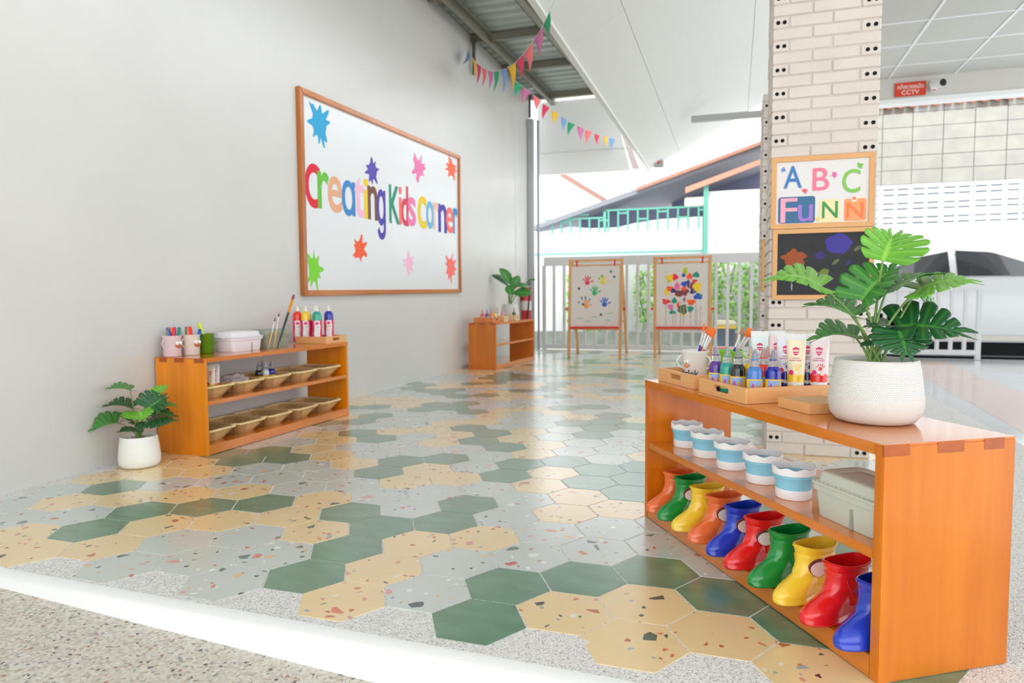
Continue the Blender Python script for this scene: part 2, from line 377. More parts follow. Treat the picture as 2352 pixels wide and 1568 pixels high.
# sloping white soffit ceiling in the middle
K = .5333; zs = lambda x: 2.33+K*(x+1.05)
mb = MB()
def slab(x0, x1, y0, y1, d0, d1, mi=0):
    mb.add([(x, y, zs(x)+d) for d in (d0, d1) for y in (y0, y1) for x in (x0, x1)], [(0, 2, 3, 1), (4, 5, 7, 6), (0, 1, 5, 4), (2, 6, 7, 3), (0, 4, 6, 2), (1, 3, 7, 5)], mi)
xs = [-1.05, -.69, .12, .62]; ysl = [-2.5, 2.3, 4.5, 6.7, 8.1, 9.1]
for i in range(3):
    for j in range(5): slab(xs[i]+.002, xs[i+1]-.002, ysl[j]+.002, ysl[j+1]-.002, 0, .03)
slab(-1.05, .62, -2.5, 9.1, .005, .05, 1)
mb.box(-1.085, -1.045, -2.5, 9.12, zs(-1.05)-.02, zs(-1.05)+.07, 0)
struct(mb.build('ceiling_middle', [mat('ceiling board', (232, 233, 230), rough=.6), mat('ceiling joint', (196, 198, 196), rough=.7)], smooth=0))
# suspended tile ceiling on the right
mb = MB(); ZC = 3.056
mb.box(.58, 7.5, -2.5, 8.6, ZC, ZC+.06, 0)
gx = [.93+.632*i for i in range(10)]; gy = [1.83-.6305*6+.6305*i for i in range(17)]
for x in gx: mb.box(x-.012, x+.012, -2.5, 8.6, ZC-.006, ZC, 1)
for y in gy: mb.box(.58, 7.5, y-.010, y+.010, ZC-.004, ZC, 1)
struct(mb.build('ceiling', [mat('ceiling tile', (200, 199, 194), rough=.8, var=.03, vscale=1.5), mat('ceiling grid', (232, 235, 237), rough=.4)], smooth=0))
mb = MB(); mb.box(.5, 5.5, 8.6, 8.74, 2.83, 3.3, 0); mb.box(.5, 5.5, 8.585, 8.76, 2.785, 2.832, 1)
struct(mb.build('trim_3', [mat('beam paint', (206, 203, 197), rough=.6), M_white], smooth=0))
mb = MB(); mb.box(1.1, 2.0, 8.64, 8.72, 3.0, 3.2); 
# brick pillar: alternating perforated headers and stretchers
M_brick = mat('white painted brick', (218, 207, 198), rough=.6, var=.05, vscale=6, bump=.35, bscale=90)
M_mort = mat('painted mortar', (210, 200, 192), rough=.8, bump=.4, bscale=120)
M_hole = mat('brick hole', (12, 12, 14), rough=.9)
def pillar(name, x0, x1, y0, y1, H, ch=.0509, z0=-.0484, seed=1, shade=None):
    R = random.Random(seed); mb = MB(); g = .003
    mb.box(x0+.004, x1-.004, y0+.004, y1-.004, z0-.1, H, 1)
    z = z0; r = 0; w = x1-x0
    while z < H-.01:
        zt = z+ch-.0055
        cuts = [0, .066, .24, w] if r % 2 == 0 else [0, .16, w-.078, w]
        for i in range(3):
            j = R.uniform(0, .003)
            a, b = x0+cuts[i]+(g if i else 0), x0+cuts[i+1]-(g if i < 2 else 0)
            mb.add(*rbox(a, b, y0-j, y0+.05, z, zt, .003))
        hx = x0 if r % 2 == 0 else x1-.078+g
        for dx in (.020, .046) if r % 2 == 0 else (.025, .054):
            c = Vector((hx+dx, y0-.0032, (z+zt)/2)); n = 10
            mb.add([(c.x, c.y-.0004, c.z)]+[(c.x+.0085*cos(2*pi*k/n), c.y, c.z+.0085*sin(2*pi*k/n)) for k in range(n)]+[(c.x+.0085*cos(2*pi*k/n), y0+.02, c.z+.0085*sin(2*pi*k/n)) for k in range(n)],
                   [(0, 1+k, 1+(k+1) % n) for k in range(n)]+[(1+k, 1+(k+1) % n, 11+(k+1) % n, 11+k) for k in range(n)], 2)
        d = y1-y0
        for xs_, sg in ((x0, -1), (x1, 1)):
            cuts = [0.05, .2, .36, d] if r % 2 else [.05, .12, .29, d]
            for i in range(3):
                j = R.uniform(0, .004)
                a, b = y0+cuts[i]+g, y0+cuts[i+1]-g
                if sg < 0: mb.add(*rbox(x0-j, x0+.04, a, b, z, zt, .003))
                else: mb.add(*rbox(x1-.04, x1+j, a, b, z, zt, .003))
        z += ch; r += 1
    return struct(mb.build(name, [M_brick, M_mort, M_hole], smooth=0))
def rbox(x0, x1, y0, y1, z0, z1, c):
    """box with chamfered vertical/horizontal front edges"""
    v = [(x, y, z) for z in (z0, z1) for y in (y0, y1) for x in (x0, x1)]
    vi = []
    X = (x0, x0+c, x1-c, x1); Z = (z0, z0+c, z1-c, z1)
    mid = [((x0+x1)/2)]
    P = [(x0, y0+c, z0+c), (x0+c, y0, z0+c), (x1-c, y0, z0+c), (x1, y0+c, z0+c), (x0, y0+c, z1-c), (x0+c, y0, z1-c), (x1-c, y0, z1-c), (x1, y0+c, z1-c),
         (x0+c, y0+c, z0), (x1-c, y0+c, z0), (x0+c, y0+c, z1), (x1-c, y0+c, z1), (x0, y1, z0+c), (x1, y1, z0+c), (x0, y1, z1-c), (x1, y1, z1-c), (x0+c, y1, z0), (x1-c, y1, z0), (x0+c, y1, z1), (x1-c, y1, z1)]
    F = [(1, 2, 6, 5), (0, 1, 5, 4), (2, 3, 7, 6), (8, 9, 2, 1), (5, 6, 11, 10), (0, 8, 1), (9, 3, 2), (4, 5, 10), (6, 7, 11), (12, 0, 4, 14), (3, 13, 15, 7), (16, 17, 9, 8), (10, 11, 19, 18), (12, 16, 8, 0), (17, 13, 3, 9), (14, 4, 10, 18), (11, 7, 15, 19)]
    return P, F, 0
pillar('wall_pillar', .145, .572, 3.32, 3.74, 3.4)
pillar('wall_pillar_back', .155, .56, 4.72, 5.1, 1.98, seed=4)

# ---------------- outdoors beyond the railing ----------------
def railing(name, label, x0, x1, y, z0, z1, sp, top, M, posts=()):
    t = thing(name, label, 'railing', ((x0+x1)/2, y, 0)); L_ = (x1-x0)/2
    b = MB(); b.box(-L_, L_, -.025, .025, z1-top, z1); b.build('top_rail', M, t, bevel=.004)
    b = MB(); b.box(-L_, L_, -.02, .02, z0, z0+.055); b.build('bottom_rail', M, t, bevel=.004)
    n = int(round((x1-x0)/sp))
    for i in range(n+1):
        x = -L_+i*(x1-x0)/n; b = MB(); w = .018 if i not in (0, n) else .026
        b.box(x-w, x+w, -.018, .018, z0+.04 if i not in (0, n) else -.0, z1-top+.01); b.build('baluster', M, t, bevel=.004)
    return t
M_rail = mat('white railing paint', (216, 216, 217), rough=.45)
railing('balcony_railing', 'white railing of vertical bars along the far edge of the tiled floor', -2.40, .60, 8.84, .03, 1.225, .1375, .115, M_rail)
mb = MB(); mb.box(-2.5, .7, 8.78, 8.98, -.1, .012); struct(mb.build('trim_4', mat('sill stone', (232, 230, 226), rough=.3), bevel=.004))
railing('low_railing', 'low white portable railing in front of the white car', .95, 2.50, 8.6, .05, .785, .125, .04, M_rail)
# white awning board past the end of the wall
mb = MB(); mb.add([(-2.553, 9.1, 3.40), (-1.570, 9.1, 3.34), (-1.31, 9.1, 2.335), (-2.569, 9.1, 2.343), (-2.553, 9.14, 3.40), (-1.570, 9.14, 3.34), (-1.31, 9.14, 2.335), (-2.569, 9.14, 2.343)], [(0, 1, 2, 3), (4, 7, 6, 5), (0, 4, 5, 1), (1, 5, 6, 2), (2, 6, 7, 3), (3, 7, 4, 0)])
aw = thing('awning_board', 'white board panel hanging past the far end of the left wall under the canopy', 'panel')
mb.build('board', mat('awning paint', (236, 236, 233), rough=.6), aw, smooth=0)
mb = MB(); mb.box(-2.55, -1.33, 9.088, 9.1, 2.62, 2.632); mb.build('seam_batten', mat('awning batten', (214, 214, 210), rough=.6), aw)
mb = MB(); mb.add([(-1.56, 9.14, 3.2), (-1.50, 9.14, 3.2), (-1.20, 9.14, 2.36), (-1.29, 9.14, 2.36), (-1.56, 9.2, 3.2), (-1.50, 9.2, 3.2), (-1.20, 9.2, 2.36), (-1.29, 9.2, 2.36)], [(0, 1, 2, 3), (4, 7, 6, 5), (0, 4, 5, 1), (1, 5, 6, 2), (2, 6, 7, 3), (3, 7, 4, 0)]); mb.build('edge_strip', mat('awning edge', (222, 206, 204), rough=.6), aw)
# steel tie beam
mb = MB(); mb.box(-.46, .40, 7.58, 7.66, 2.53, 2.588); tag(mb.build('tie_beam', mat('tie beam steel', (172, 172, 170), rough=.45), bevel=.004), 'grey steel tie beam under the sloping white ceiling, left of the brick pillar', 'beam')
# junction lamp at the eave corner
el = thing('eave_spotlight', 'small grey spotlight with a red cap at the far corner of the sloping ceiling', 'light', (-.93, 8.95, 2.36))
mb = MB(); mb.box(-.06, .06, -.03, .03, -.04, .045); mb.build('housing', mat('spot grey', (176, 178, 176), rough=.4), el, bevel=.01)
mb = MB(); mb.sphere((0, -.035, .02), .02); mb.build('red_cap', mat('spot red', (226, 72, 72), rough=.3), el)
# house opposite
hs = thing('house', 'white house with a sloping tiled roof and turquoise fretwork behind the railing', 'house', (-1.6, 13, 0))
M_hw = mat('house white', (238, 238, 236), rough=.7); M_tq = mat('turquoise paint', (90, 160, 142), rough=.5)
mb = MB()
wl = [(-2.1, 1.93), (-1.4, 2.02), (-1.0, 1.98), (-.5, 1.98), (-.1, 2.06), (.3, 2.10), (1.03, 2.12)]
pol = [(-2.1, -.3)]+[(1.03, -.3)]+list(reversed(wl))
mb.M = Matrix(((1, 0, 0, 0), (0, 0, 1, 0), (0, 1, 0, 0), (0, 0, 0, 1)))
mb.prism(pol, -.06, .06); mb.build('parapet_wall', M_hw, hs, smooth=0)
mb = MB(); mb.box(1.13, 2.6, -.1, 3.5, -.3, 2.55); mb.build('side_wall', M_hw, hs, smooth=0)
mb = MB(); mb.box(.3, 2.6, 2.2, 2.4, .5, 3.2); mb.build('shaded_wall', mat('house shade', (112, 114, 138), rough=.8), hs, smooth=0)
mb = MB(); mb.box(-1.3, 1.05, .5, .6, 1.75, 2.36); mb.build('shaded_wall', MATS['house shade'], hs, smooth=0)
mb = MB(); mb.M = Matrix(((1, 0, 0, 0), (0, 0, 1, 0), (0, 1, 0, 0), (0, 0, 0, 1)))
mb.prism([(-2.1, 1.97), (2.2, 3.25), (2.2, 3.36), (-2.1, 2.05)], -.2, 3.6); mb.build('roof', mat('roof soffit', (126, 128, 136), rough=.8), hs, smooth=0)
mb = MB(); mb.M = Matrix(((1, 0, 0, 0), (0, 0, 1, 0), (0, 1, 0, 0), (0, 0, 0, 1)))
mb.prism([(-.12, 2.60), (2.2, 3.34), (2.2, 3.40), (-.12, 2.66)], -.3, 3.6); mb.build('roof_tiles', mat('roof tile', (168, 122, 104), rough=.8, var=.2, vscale=20), hs, smooth=0)
mb = MB(); mb.M = Matrix(((1, 0, 0, 0), (0, 0, 1, 0), (0, 1, 0, 0), (0, 0, 0, 1)))
mb.prism([(.74, 2.52), (2.2, 3.02), (2.2, 3.10), (.74, 2.62)], -.26, -.2); mb.build('rafter', mat('rafter', (190, 136, 114), rough=.7), hs, smooth=0)
mb = MB(); mb.box(1.05, 1.13, -.2, -.12, 1.45, 2.66); mb.box(-.75, -.70, -.12, -.08, 1.9, 2.3); mb.build('post', M_tq, hs)
mb = MB(); mb.box(-.75, 1.05, -.12, -.08, 2.28, 2.31); mb.box(-1.9, -.75, -.12, -.08, 2.15, 2.18)
for i in range(16):
    x = -1.75+i*.18; mb.box(x, x+.03, -.115, -.085, 1.9, 2.3 if x > -.8 else 2.17)
    if i % 2: mb.box(x, x+.18, -.11, -.09, 2.1+.06*(i % 4-1), 2.13+.06*(i % 4-1))
mb.build('fretwork', M_tq, hs, smooth=0)
mb = MB(); mb.box(-2.1, 1.13, -.12, -.06, 1.50, 1.53); mb.build('sill_rail', M_tq, hs)
mb = MB(); mb.box(.72, 1.1, -.15, .1, 2.3, 2.46); mb.build('gutter_box', mat('gutter cream', (226, 222, 204), rough=.6), hs, bevel=.02)
h2 = thing('small_house', 'pale house gable with a thin brown roof line, far left beyond the railing', 'house', (-4.6, 17, 0))
mb = MB(); mb.box(-1.6, .9, 0, 1, -.3, 3.0); mb.build('wall', M_hw, h2, smooth=0)
mb = MB(); mb.M = Matrix(((1, 0, 0, 0), (0, 0, 1, 0), (0, 1, 0, 0), (0, 0, 0, 1)))
mb.prism([(.35, 3.73), (.42, 3.82), (1.55, 3.10), (1.48, 3.02)], -.2, 1); mb.build('roof_edge', mat('roof edge brown', (148, 112, 100), rough=.7), h2, smooth=0)
# block wall behind the car
mb = MB(); R = random.Random(9)
M_blk = mat('cement block', (156, 154, 147), rough=.85, var=.10, vscale=5, bump=.3); M_blw = mat('white vent block', (232, 236, 238), rough=.7); M_slot = mat('vent slot', (92, 98, 104), rough=.9)
mb.box(.9, 6, 11.52, 11.68, -.3, 3.42, 2)
z = 1.70; r = 0
while z < 3.4:
    h = .205; white = r < 3
    for i in range(13):
        x = .86+i*.392+.001
        if not white and z > 3.15 and i in (3, 6): continue
        mb.box(x, x+.384, 11.5-R.uniform(0, .006), 11.6, z, z+h-.007, 1 if white else 0)
        if white:
            for sx in (.03, .215):
                for sz in (.045, .125): mb.box(x+sx, x+sx+.14, 11.488, 11.5, z+sz, z+sz+.018, 3)
    z += h; r += 1
mb.box(.86, 6, 11.49, 11.6, -.3, 1.69, 1)
struct(mb.build('wall_back', [M_blk, M_blw, mat('block mortar', (130, 126, 118), rough=.9), M_slot], smooth=0))
mb = MB()
for i in range(34):
    x = .9+i*.15; mb.tube([(x, 11.42, 3.45+.0*i), (x+.02, 11.9, 3.6)], .06, 8)
mb.box(.8, 6, 11.6, 12.2, 3.42, 3.5)
tag(mb.build('tile_coping', mat('terracotta', (176, 96, 66), rough=.8, var=.15, vscale=20)), 'terracotta tile coping along the top of the cement block wall', 'roof')
# planter wall, bin, vines beyond the railing
mb = MB(); mb.box(-2.9, .8, 9.75, 9.95, -.3, .20); tag(mb.build('planter_wall', mat('mossy concrete', (122, 128, 116), rough=.9, var=.25, vscale=6), smooth=0), 'low mossy concrete planter wall beyond the white railing', 'planter')
mb = MB(); mb.box(-2.9, 1.2, 10.6, 10.7, -.3, 1.31); struct(mb.build('wall_garden', mat('garden wall', (214, 216, 212), rough=.8, var=.06, vscale=4), smooth=0))
bn = thing('wheelie_bin', 'dark blue-grey bin with a yellow and cream lid behind the white railing', 'bin', (-.115, 9.4, -.1))
mb = MB(); mb.rings([rr_ for rr_ in ([(x, y, zz) for x, y in rrect(-s_, s_, -s_, s_, .02)] for s_, zz in ((.10, 0), (.125, .385)))]); mb.build('body', mat('bin grey', (78, 92, 104), rough=.5), bn)
mb = MB(); mb.box(-.14, .14, -.14, .14, .385, .425); mb.build('lid_rim', mat('bin yellow', (232, 190, 84), rough=.4), bn, bevel=.01)
mb = MB(); mb.box(-.135, .135, -.135, .135, .425, .485); mb.build('lid', mat('bin cream', (238, 232, 206), rough=.4), bn, bevel=.02)
mb = MB(); mb.tube([(.16, .1, .27), (.185, .1, .27)], .05, 14); mb.build('wheel', mat('rubber', (30, 34, 40), rough=.8), bn)
M_l1 = mat('vine leaf', (126, 178, 84), rough=.5, var=.2, vscale=30); M_l2 = mat('vine leaf pale', (168, 206, 120), rough=.5, var=.2, vscale=30); M_stem = mat('vine stem', (120, 110, 84), rough=.8)
def leafquad(mb, p, d, n, ln, wd, mi=0):
    d = d.normalized(); s_ = d.cross(n).normalized()
    mb.add([p, p+d*ln*.5+s_*wd, p+d*ln-n*ln*.15, p+d*ln*.5-s_*wd, p+d*ln*.5+n*ln*.08], [(0, 1, 4), (1, 2, 4), (2, 3, 4), (3, 0, 4)], mi)
VN = [(-2.30, .35, 1.0, .16), (-2.05, .10, .75, .15), (-1.72, .45, 1.1, .16), (-1.30, .3, 1.05, .18), (-1.02, .55, 1.15, .15), (-.25, .5, 1.2, .14), (-.02, .25, 1.15, .16), (.22, .30, 1.2, .16), (.45, .1, .9, .15)]
VL = ['bushy vine at the far left end of the white railing', 'low leafy plant just left of the handprint easel, behind the railing', 'light green vine partly behind the handprint easel', 'green vine right of the handprint easel, behind the railing', 'thin-stemmed climbing vine between the two easels', 'hanging vine just right of the splattered-paint easel', 'long hanging vine behind the yellow-lidded bin', 'leafy hanging vine beside the back brick pillar', 'dark strap-leaved plant behind the brick pillar base']
for i, (x, z0, z1, w) in enumerate(VN):
    R = random.Random(40+i); t = thing('climbing_vine', VL[i], 'plant', (x, 10.12+.30*(i % 2), 0), 0, None)
    mb = MB(); pts = [(R.uniform(-.04, .04), R.uniform(-.03, .03), -.1+(z1+.1)*k/6) for k in range(7)]; mb.tube(pts, .006, 6); mb.tube([(p[0]+.03*sin(j), p[1]+.02, p[2]) for j, p in enumerate(pts)], .005, 6); mb.build('stem', M_stem, t)
    mb = MB()
    for j in range(150):
        p = Vector((max(-.085, min(.085, R.gauss(0, w*.5))), R.uniform(-.05, .05), R.uniform(z0, z1+.05)))
        leafquad(mb, p, Vector((R.uniform(-1, 1), R.uniform(-1, .3), R.uniform(-1, .3))), Vector((R.uniform(-.4, .4), -1, R.uniform(0, .8))).normalized(), R.uniform(.05, .10), R.uniform(.016, .03), R.randint(0, 1))
    mb.build('foliage', [M_l1, M_l2], t, smooth=0)
# security camera and its sign
sg = thing('warning_sign', 'red security camera sign with white lettering on the beam under the tiled ceiling', 'sign', (1.776, 8.584, 2.927))
mb = MB(); mb.box(-.149, .149, -.004, .015, -.072, .072); mb.build('plate', mat('sign red', (214, 58, 24), rough=.4), sg)
M_sw = mat('sign white', (240, 226, 220), rough=.5)
for ch, bx_ in (('กล้องวงจรปิด', (-.125, .125, .002, .056)), ('CCTV', (-.085, .085, -.057, -.012))):
    V, F = glyph(ch, bx_, .002, off=.01); mb = MB(); mb.add([(a, -.004-d, b) for a, b, d in V], F); mb.build('lettering', M_sw, sg, smooth=0)
cc = thing('security_camera', 'white security camera with a dark lens face beside the red sign', 'camera', (2.02, 8.5, 2.93))
mb = MB(); mb.box(-.06, -.0, .02, .088, -.055, .055); mb.build('mount', M_white, cc, bevel=.006)
mb = MB(); mb.M = Matrix.Rotation(.5, 4, 'Z'); mb.tube([(-.0, .08, .02), (-.0, -.06, .0)], .042, 20); mb.build('housing', M_white, cc)
mb = MB(); mb.M = Matrix.Rotation(.5, 4, 'Z'); mb.tube([(0, -.06, 0), (0, -.068, 0)], .038, 20); mb.build('lens', mat('lens black', (26, 28, 34), rough=.15), cc)
mb = MB(); mb.tube([(-.05, .03, -.05), (-.02, -.01, -.06)], .006, 6); mb.build('cable', mat('red cable', (220, 50, 50), rough=.4), cc)
# ---------------- white car ----------------
def build_car():
    t = thing('car', 'white saloon car parked beyond the low white railing', 'car', (2.85, 10.42, -.12))
    M = mat('car white', (205, 206, 208), rough=.15, coat=.8); G = mat('car glass', (22, 26, 32), rough=.05, coat=1)
    L_ = 2.15; ST = []
    def prof(x):   # belt height, roof height, half-width at roof
        u = x/L_
        belt = 1.04-.05*abs(u)**2-.12*max(0, u-.6)-.10*max(0, -u-.75)
        top = [(-2.15, .86), (-1.75, .96), (-1.4, 1.05), (-1.05, 1.21), (-.7, 1.37), (-.3, 1.45), (.1, 1.42), (.5, 1.27), (.95, 1.06), (1.4, .95), (2.15, .70)]
        for (a, za), (b, zb) in zip(top, top[1:]):
            if a <= x <= b: tp = za+(zb-za)*(x-a)/(b-a); break
        return min(belt, tp-.01), tp
    R = []; n = 43
    for i in range(n):
        x = -L_+2*L_*i/(n-1); b, tp = prof(x); e = 1-max(0, abs(x)/L_-.86)*2.2; w = .80*e; wr = .56*e
        side = [(w*.97, .25), (w, .45), (w*1.0, .62), (w*.985, b-.06), (w*.96, b), (w*.96-(w*.96-wr)*.55, b+(tp-b)*.6), (wr, tp-.05*(tp > b+.1)), (wr*.6, tp)]
        R.append([(x, -yy, zz) for yy, zz in side]+[(x, yy, zz) for yy, zz in reversed(side)])
    mb = MB(); mb.rings(R, closed=True); mb.build('body', M, t, smooth=50)
    # side glass, just proud of the body on each side
    for sg in (-1, 1):
        for xa, xb in ((-1.15, -.36), (-.28, .68)):
            v = []; m_ = 14
            for i in range(m_+1):
                x = xa+(xb-xa)*i/m_; b, tp = prof(x); e = 1; w = .8*.96; wr = .56
                zt = max(b+.012, tp-.085); f = (zt-b)/(tp-b) if tp > b else 0
                y0 = w+.012; y1 = w-(w-wr)*.95*min(1, f)+.012
                v += [(x, sg*y0, b+.008), (x, sg*(y0+y1)/2, (b+zt)/2), (x, sg*y1, zt)]
            mb = MB(); mb.add(v, [(3*i+k, 3*i+3+k, 3*i+4+k, 3*i+1+k) for i in range(m_) for k in (0, 1)]); mb.build('side_window', G, t)
        for xw in (-1.14, 1.35):
            mb = MB(); mb.tube([(xw, sg*.62, .30), (xw, sg*.80, .30)], .30, 28); wh = mb.build('wheel', mat('tyre', (24, 24, 26), rough=.8), t)
            mb = MB(); mb.tube([(xw, sg*.80, .30), (xw, sg*.812, .30)], .19, 24); mb.build('hub_cap', mat('alloy', (180, 182, 186), rough=.3, metal=.6), wh)
        mb = MB(); mb.box(-1.0, 1.05, sg*.80-.004, sg*.80+.004, .27, .33); mb.build('sill', mat('car sill', (206, 200, 188), rough=.4), t)
    mb = MB(); mb.box(-1.9, 1.9, -.7, .7, .08, .26); mb.build('underbody', mat('underbody', (8, 8, 9), rough=.9), t)
    mb = MB(); mb.M = Matrix.Translation((.72, -.86, 1.06)); mb.sphere((0, 0, 0), .075, sq=(.8, .9, .7)); mb.build('wing_mirror', M, t)
build_car()
# ---------------- wooden shelf units ----------------
OR, ORD = (230, 134, 20), (196, 100, 8)
W_x = wood('orange wood along', OR, ORD, 0, rough=.2, coat=.8); W_z = wood('orange wood upright', (218, 124, 12), (192, 96, 4), 2, freq=22)
W_t = wood('orange wood tenon', (186, 88, 10), (152, 66, 6), 0)
def shelf_unit(label, loc, rotz, L_, D, H=.45, W_z=W_z):
    t = thing('wooden_shelf', label, 'shelf', loc, rotz); T = .022
    for x in (0, L_-T):
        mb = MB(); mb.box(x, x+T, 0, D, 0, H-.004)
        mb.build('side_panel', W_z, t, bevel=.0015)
    mb = MB(); mb.M = Matrix(((1, 0, 0, 0), (0, 0, 1, 0), (0, 1, 0, 0), (0, 0, 0, 1)))
    mb.prism([(0, H-.0038), (T-.0002, H-.0038), (T-.0002, H-T), (L_-T+.0002, H-T), (L_-T+.0002, H-.0038), (L_, H-.0038), (L_, H), (0, H)], 0, D)
    mb.build('top_panel', W_x, t, bevel=.0012)
    for x in (-.0006, L_-.004):
        for y0, y1 in ((-.0003, .056), (.118, .178), (.225, .272)): mb = MB(); mb.box(x, x+.0046, y0*D/.3, y1*D/.3, H-T, H-.001); mb.build('finger_joint', W_t, t, smooth=0)
    mb = MB(); mb.box(T, L_-T, .002, D-.004, .230, .250); mb.build('middle_shelf', W_x, t, bevel=.001)
    mb = MB(); mb.box(T, L_-T, .014, D-.004, .025, .045); mb.build('bottom_shelf', W_x, t, bevel=.001)
    mb = MB(); mb.box(T, L_-T, .001, .014, .002, .045); mb.build('kick_board', W_x, t, bevel=.001)
    return t
AU = radians(121.6); U = Vector((cos(AU), sin(AU), 0)); V_ = Vector((cos(AU-pi/2), sin(AU-pi/2), 0)); NR = Vector((.2621, 1.384, 0))
LEN = 1.02
def RS(u, v, z): return NR+U*u+V_*v+Vector((0, 0, z))
ARS = AU-pi           # local x runs towards the camera, local y into the shelf
shelf_unit('orange wooden shelf in the foreground holding rubber boots and cups', NR+U*LEN, ARS, LEN, .30)
AL = radians(88.1); LO = Vector((-2.290, 2.537, 0))
def LS(u, v, z): return LO+Vector((cos(AL), sin(AL), 0))*u+Vector((-sin(AL), cos(AL), 0))*v+Vector((0, 0, z))
shelf_unit('orange wooden shelf against the left wall holding wicker baskets', LO, AL, 1.167, .285, W_z=wood('warm lit wood upright', (246, 150, 8), (218, 118, 2), 2, freq=22))  # same orange wood; warm light painted into side panels as a brighter yellow
AM = radians(87.0); MO = Vector((-2.212, 6.337, 0))
def MS(u, v, z): return MO+Vector((cos(AM), sin(AM), 0))*u+Vector((-sin(AM), cos(AM), 0))*v+Vector((0, 0, z))
shelf_unit('empty-shelved orange wooden shelf at the far end of the left wall', MO, AM, 1.15, .29, H=.462)

# ---------------- bamboo trays and boxes ----------------
BAM = wood('bamboo', (238, 186, 126), (222, 160, 98), 0, rough=.4, coat=.15, freq=30); BAMy = wood('bamboo across', (236, 182, 122), (220, 156, 94), 1, rough=.4, coat=.15, freq=30)
def tray(label, loc, rotz, L_, D, h, group=None, hole=True, m=(BAM, BAMy)):
    t = thing('wooden_tray', label, 'tray', loc, rotz); T = .008
    mb = MB(); mb.box(T, L_-T, T, D-T, .001, .007); mb.build('base', m[0], t)
    for y in (0, D-T):
        mb = MB()
        if hole: holed(mb, L_, h, min(.075, L_*.34), .018, T, lambda a, b, d, y=y: (a, y+d, b), cz=h*.58)
        else: mb.box(0, L_, y, y+T, 0, h)
        mb.build('end_wall', m[0], t, smooth=0)
    for x in (0, L_-T):
        mb = MB(); mb.box(x, x+T, T, D-T, 0, h); mb.build('side_wall', m[1], t, bevel=.001)
    return t
ZT = .4505
def RT(label, u0, u1, v0, v1, h, **k): return tray(label, RS(u1, v0, ZT), ARS, u1-u0, v1-v0, h, **k)
RT('small bamboo tray holding the face buckets at the far end of the front shelf', .765, .992, .032, .275, .041)
RT('large bamboo tray full of paint bottles and tubes on the front shelf', .482, .712, .022, .292, .040)
t = thing('flat_box', 'flat bamboo box with a sliding lid beside the big textured pot', 'box', RS(.428, .078, ZT), ARS)
mb = MB(); mb.box(0, .117, 0, .006, 0, .024); mb.box(0, .117, .114, .12, 0, .024); mb.box(0, .006, .006, .114, 0, .024); mb.box(.111, .117, .006, .114, 0, .024); mb.box(0.006, .111, .006, .114, 0, .005); mb.build('body', BAM, t, bevel=.0006)
mb = MB(); mb.box(.006, .112, .006, .114, .018, .0225); mb.build('sliding_lid', mat('kraft lid', (206, 168, 118), rough=.6), t)
tray('bamboo tray with a handle slot holding five squeeze paint bottles on the left shelf', LS(.962, .012, .4505), AL, .212, .215, .042)
tray('long orange-brown tray with small dropper bottles on the far shelf', MS(.02, .04, .4625), AM, .235, .20, .048, m=(W_x, W_x))
def crate(label, loc, rotz): return tray(label, loc, rotz, .115, .10, .055, m=(wood('pale crate', (236, 208, 164), (222, 190, 142), 0, freq=20),)*2)
crate('small pale wooden crate with a slot, nearer of the two on the far shelf', MS(.285, .02, .4625), AM)
crate('small pale wooden crate with a slot, farther of the two on the far shelf', MS(.62, .02, .4625), AM)

# ---------------- plants ----------------
def leaf_mat(name, a, b):
    m = mat(name, a, rough=.36, spec=.5); N, L, bs = nodes_of(m)
    at = N.new('ShaderNodeAttribute'); at.attribute_name = 'vein'
    n = N.new('ShaderNodeTexNoise'); n.inputs['Scale'].default_value = 25; tc = N.new('ShaderNodeTexCoord'); L.new(tc.outputs['Object'], n.inputs['Vector'])
    mx0 = N.new('ShaderNodeMix'); mx0.data_type = 'RGBA'; c = lin(a); mx0.inputs[6].default_value = (*[x*.8 for x in c], 1); mx0.inputs[7].default_value = (*[min(1, x*1.15) for x in c], 1); L.new(n.outputs['Fac'], mx0.inputs[0])
    mx = N.new('ShaderNodeMix'); mx.data_type = 'RGBA'; L.new(at.outputs['Fac'], mx.inputs[0]); L.new(mx0.outputs[2], mx.inputs[6]); mx.inputs[7].default_value = (*lin(b), 1); L.new(mx.outputs[2], bs.inputs['Base Color'])
    bs.inputs['Transmission Weight'].default_value = 0
    return m
LM = {'light': leaf_mat('leaf bright green', (104, 172, 52), (150, 204, 82)), 'mid': leaf_mat('leaf green', (58, 128, 50), (110, 176, 70)), 'dark': leaf_mat('leaf deep green', (28, 84, 44), (72, 140, 60))}
M_pet = mat('petiole', (116, 150, 74), rough=.45, var=.15, vscale=30)
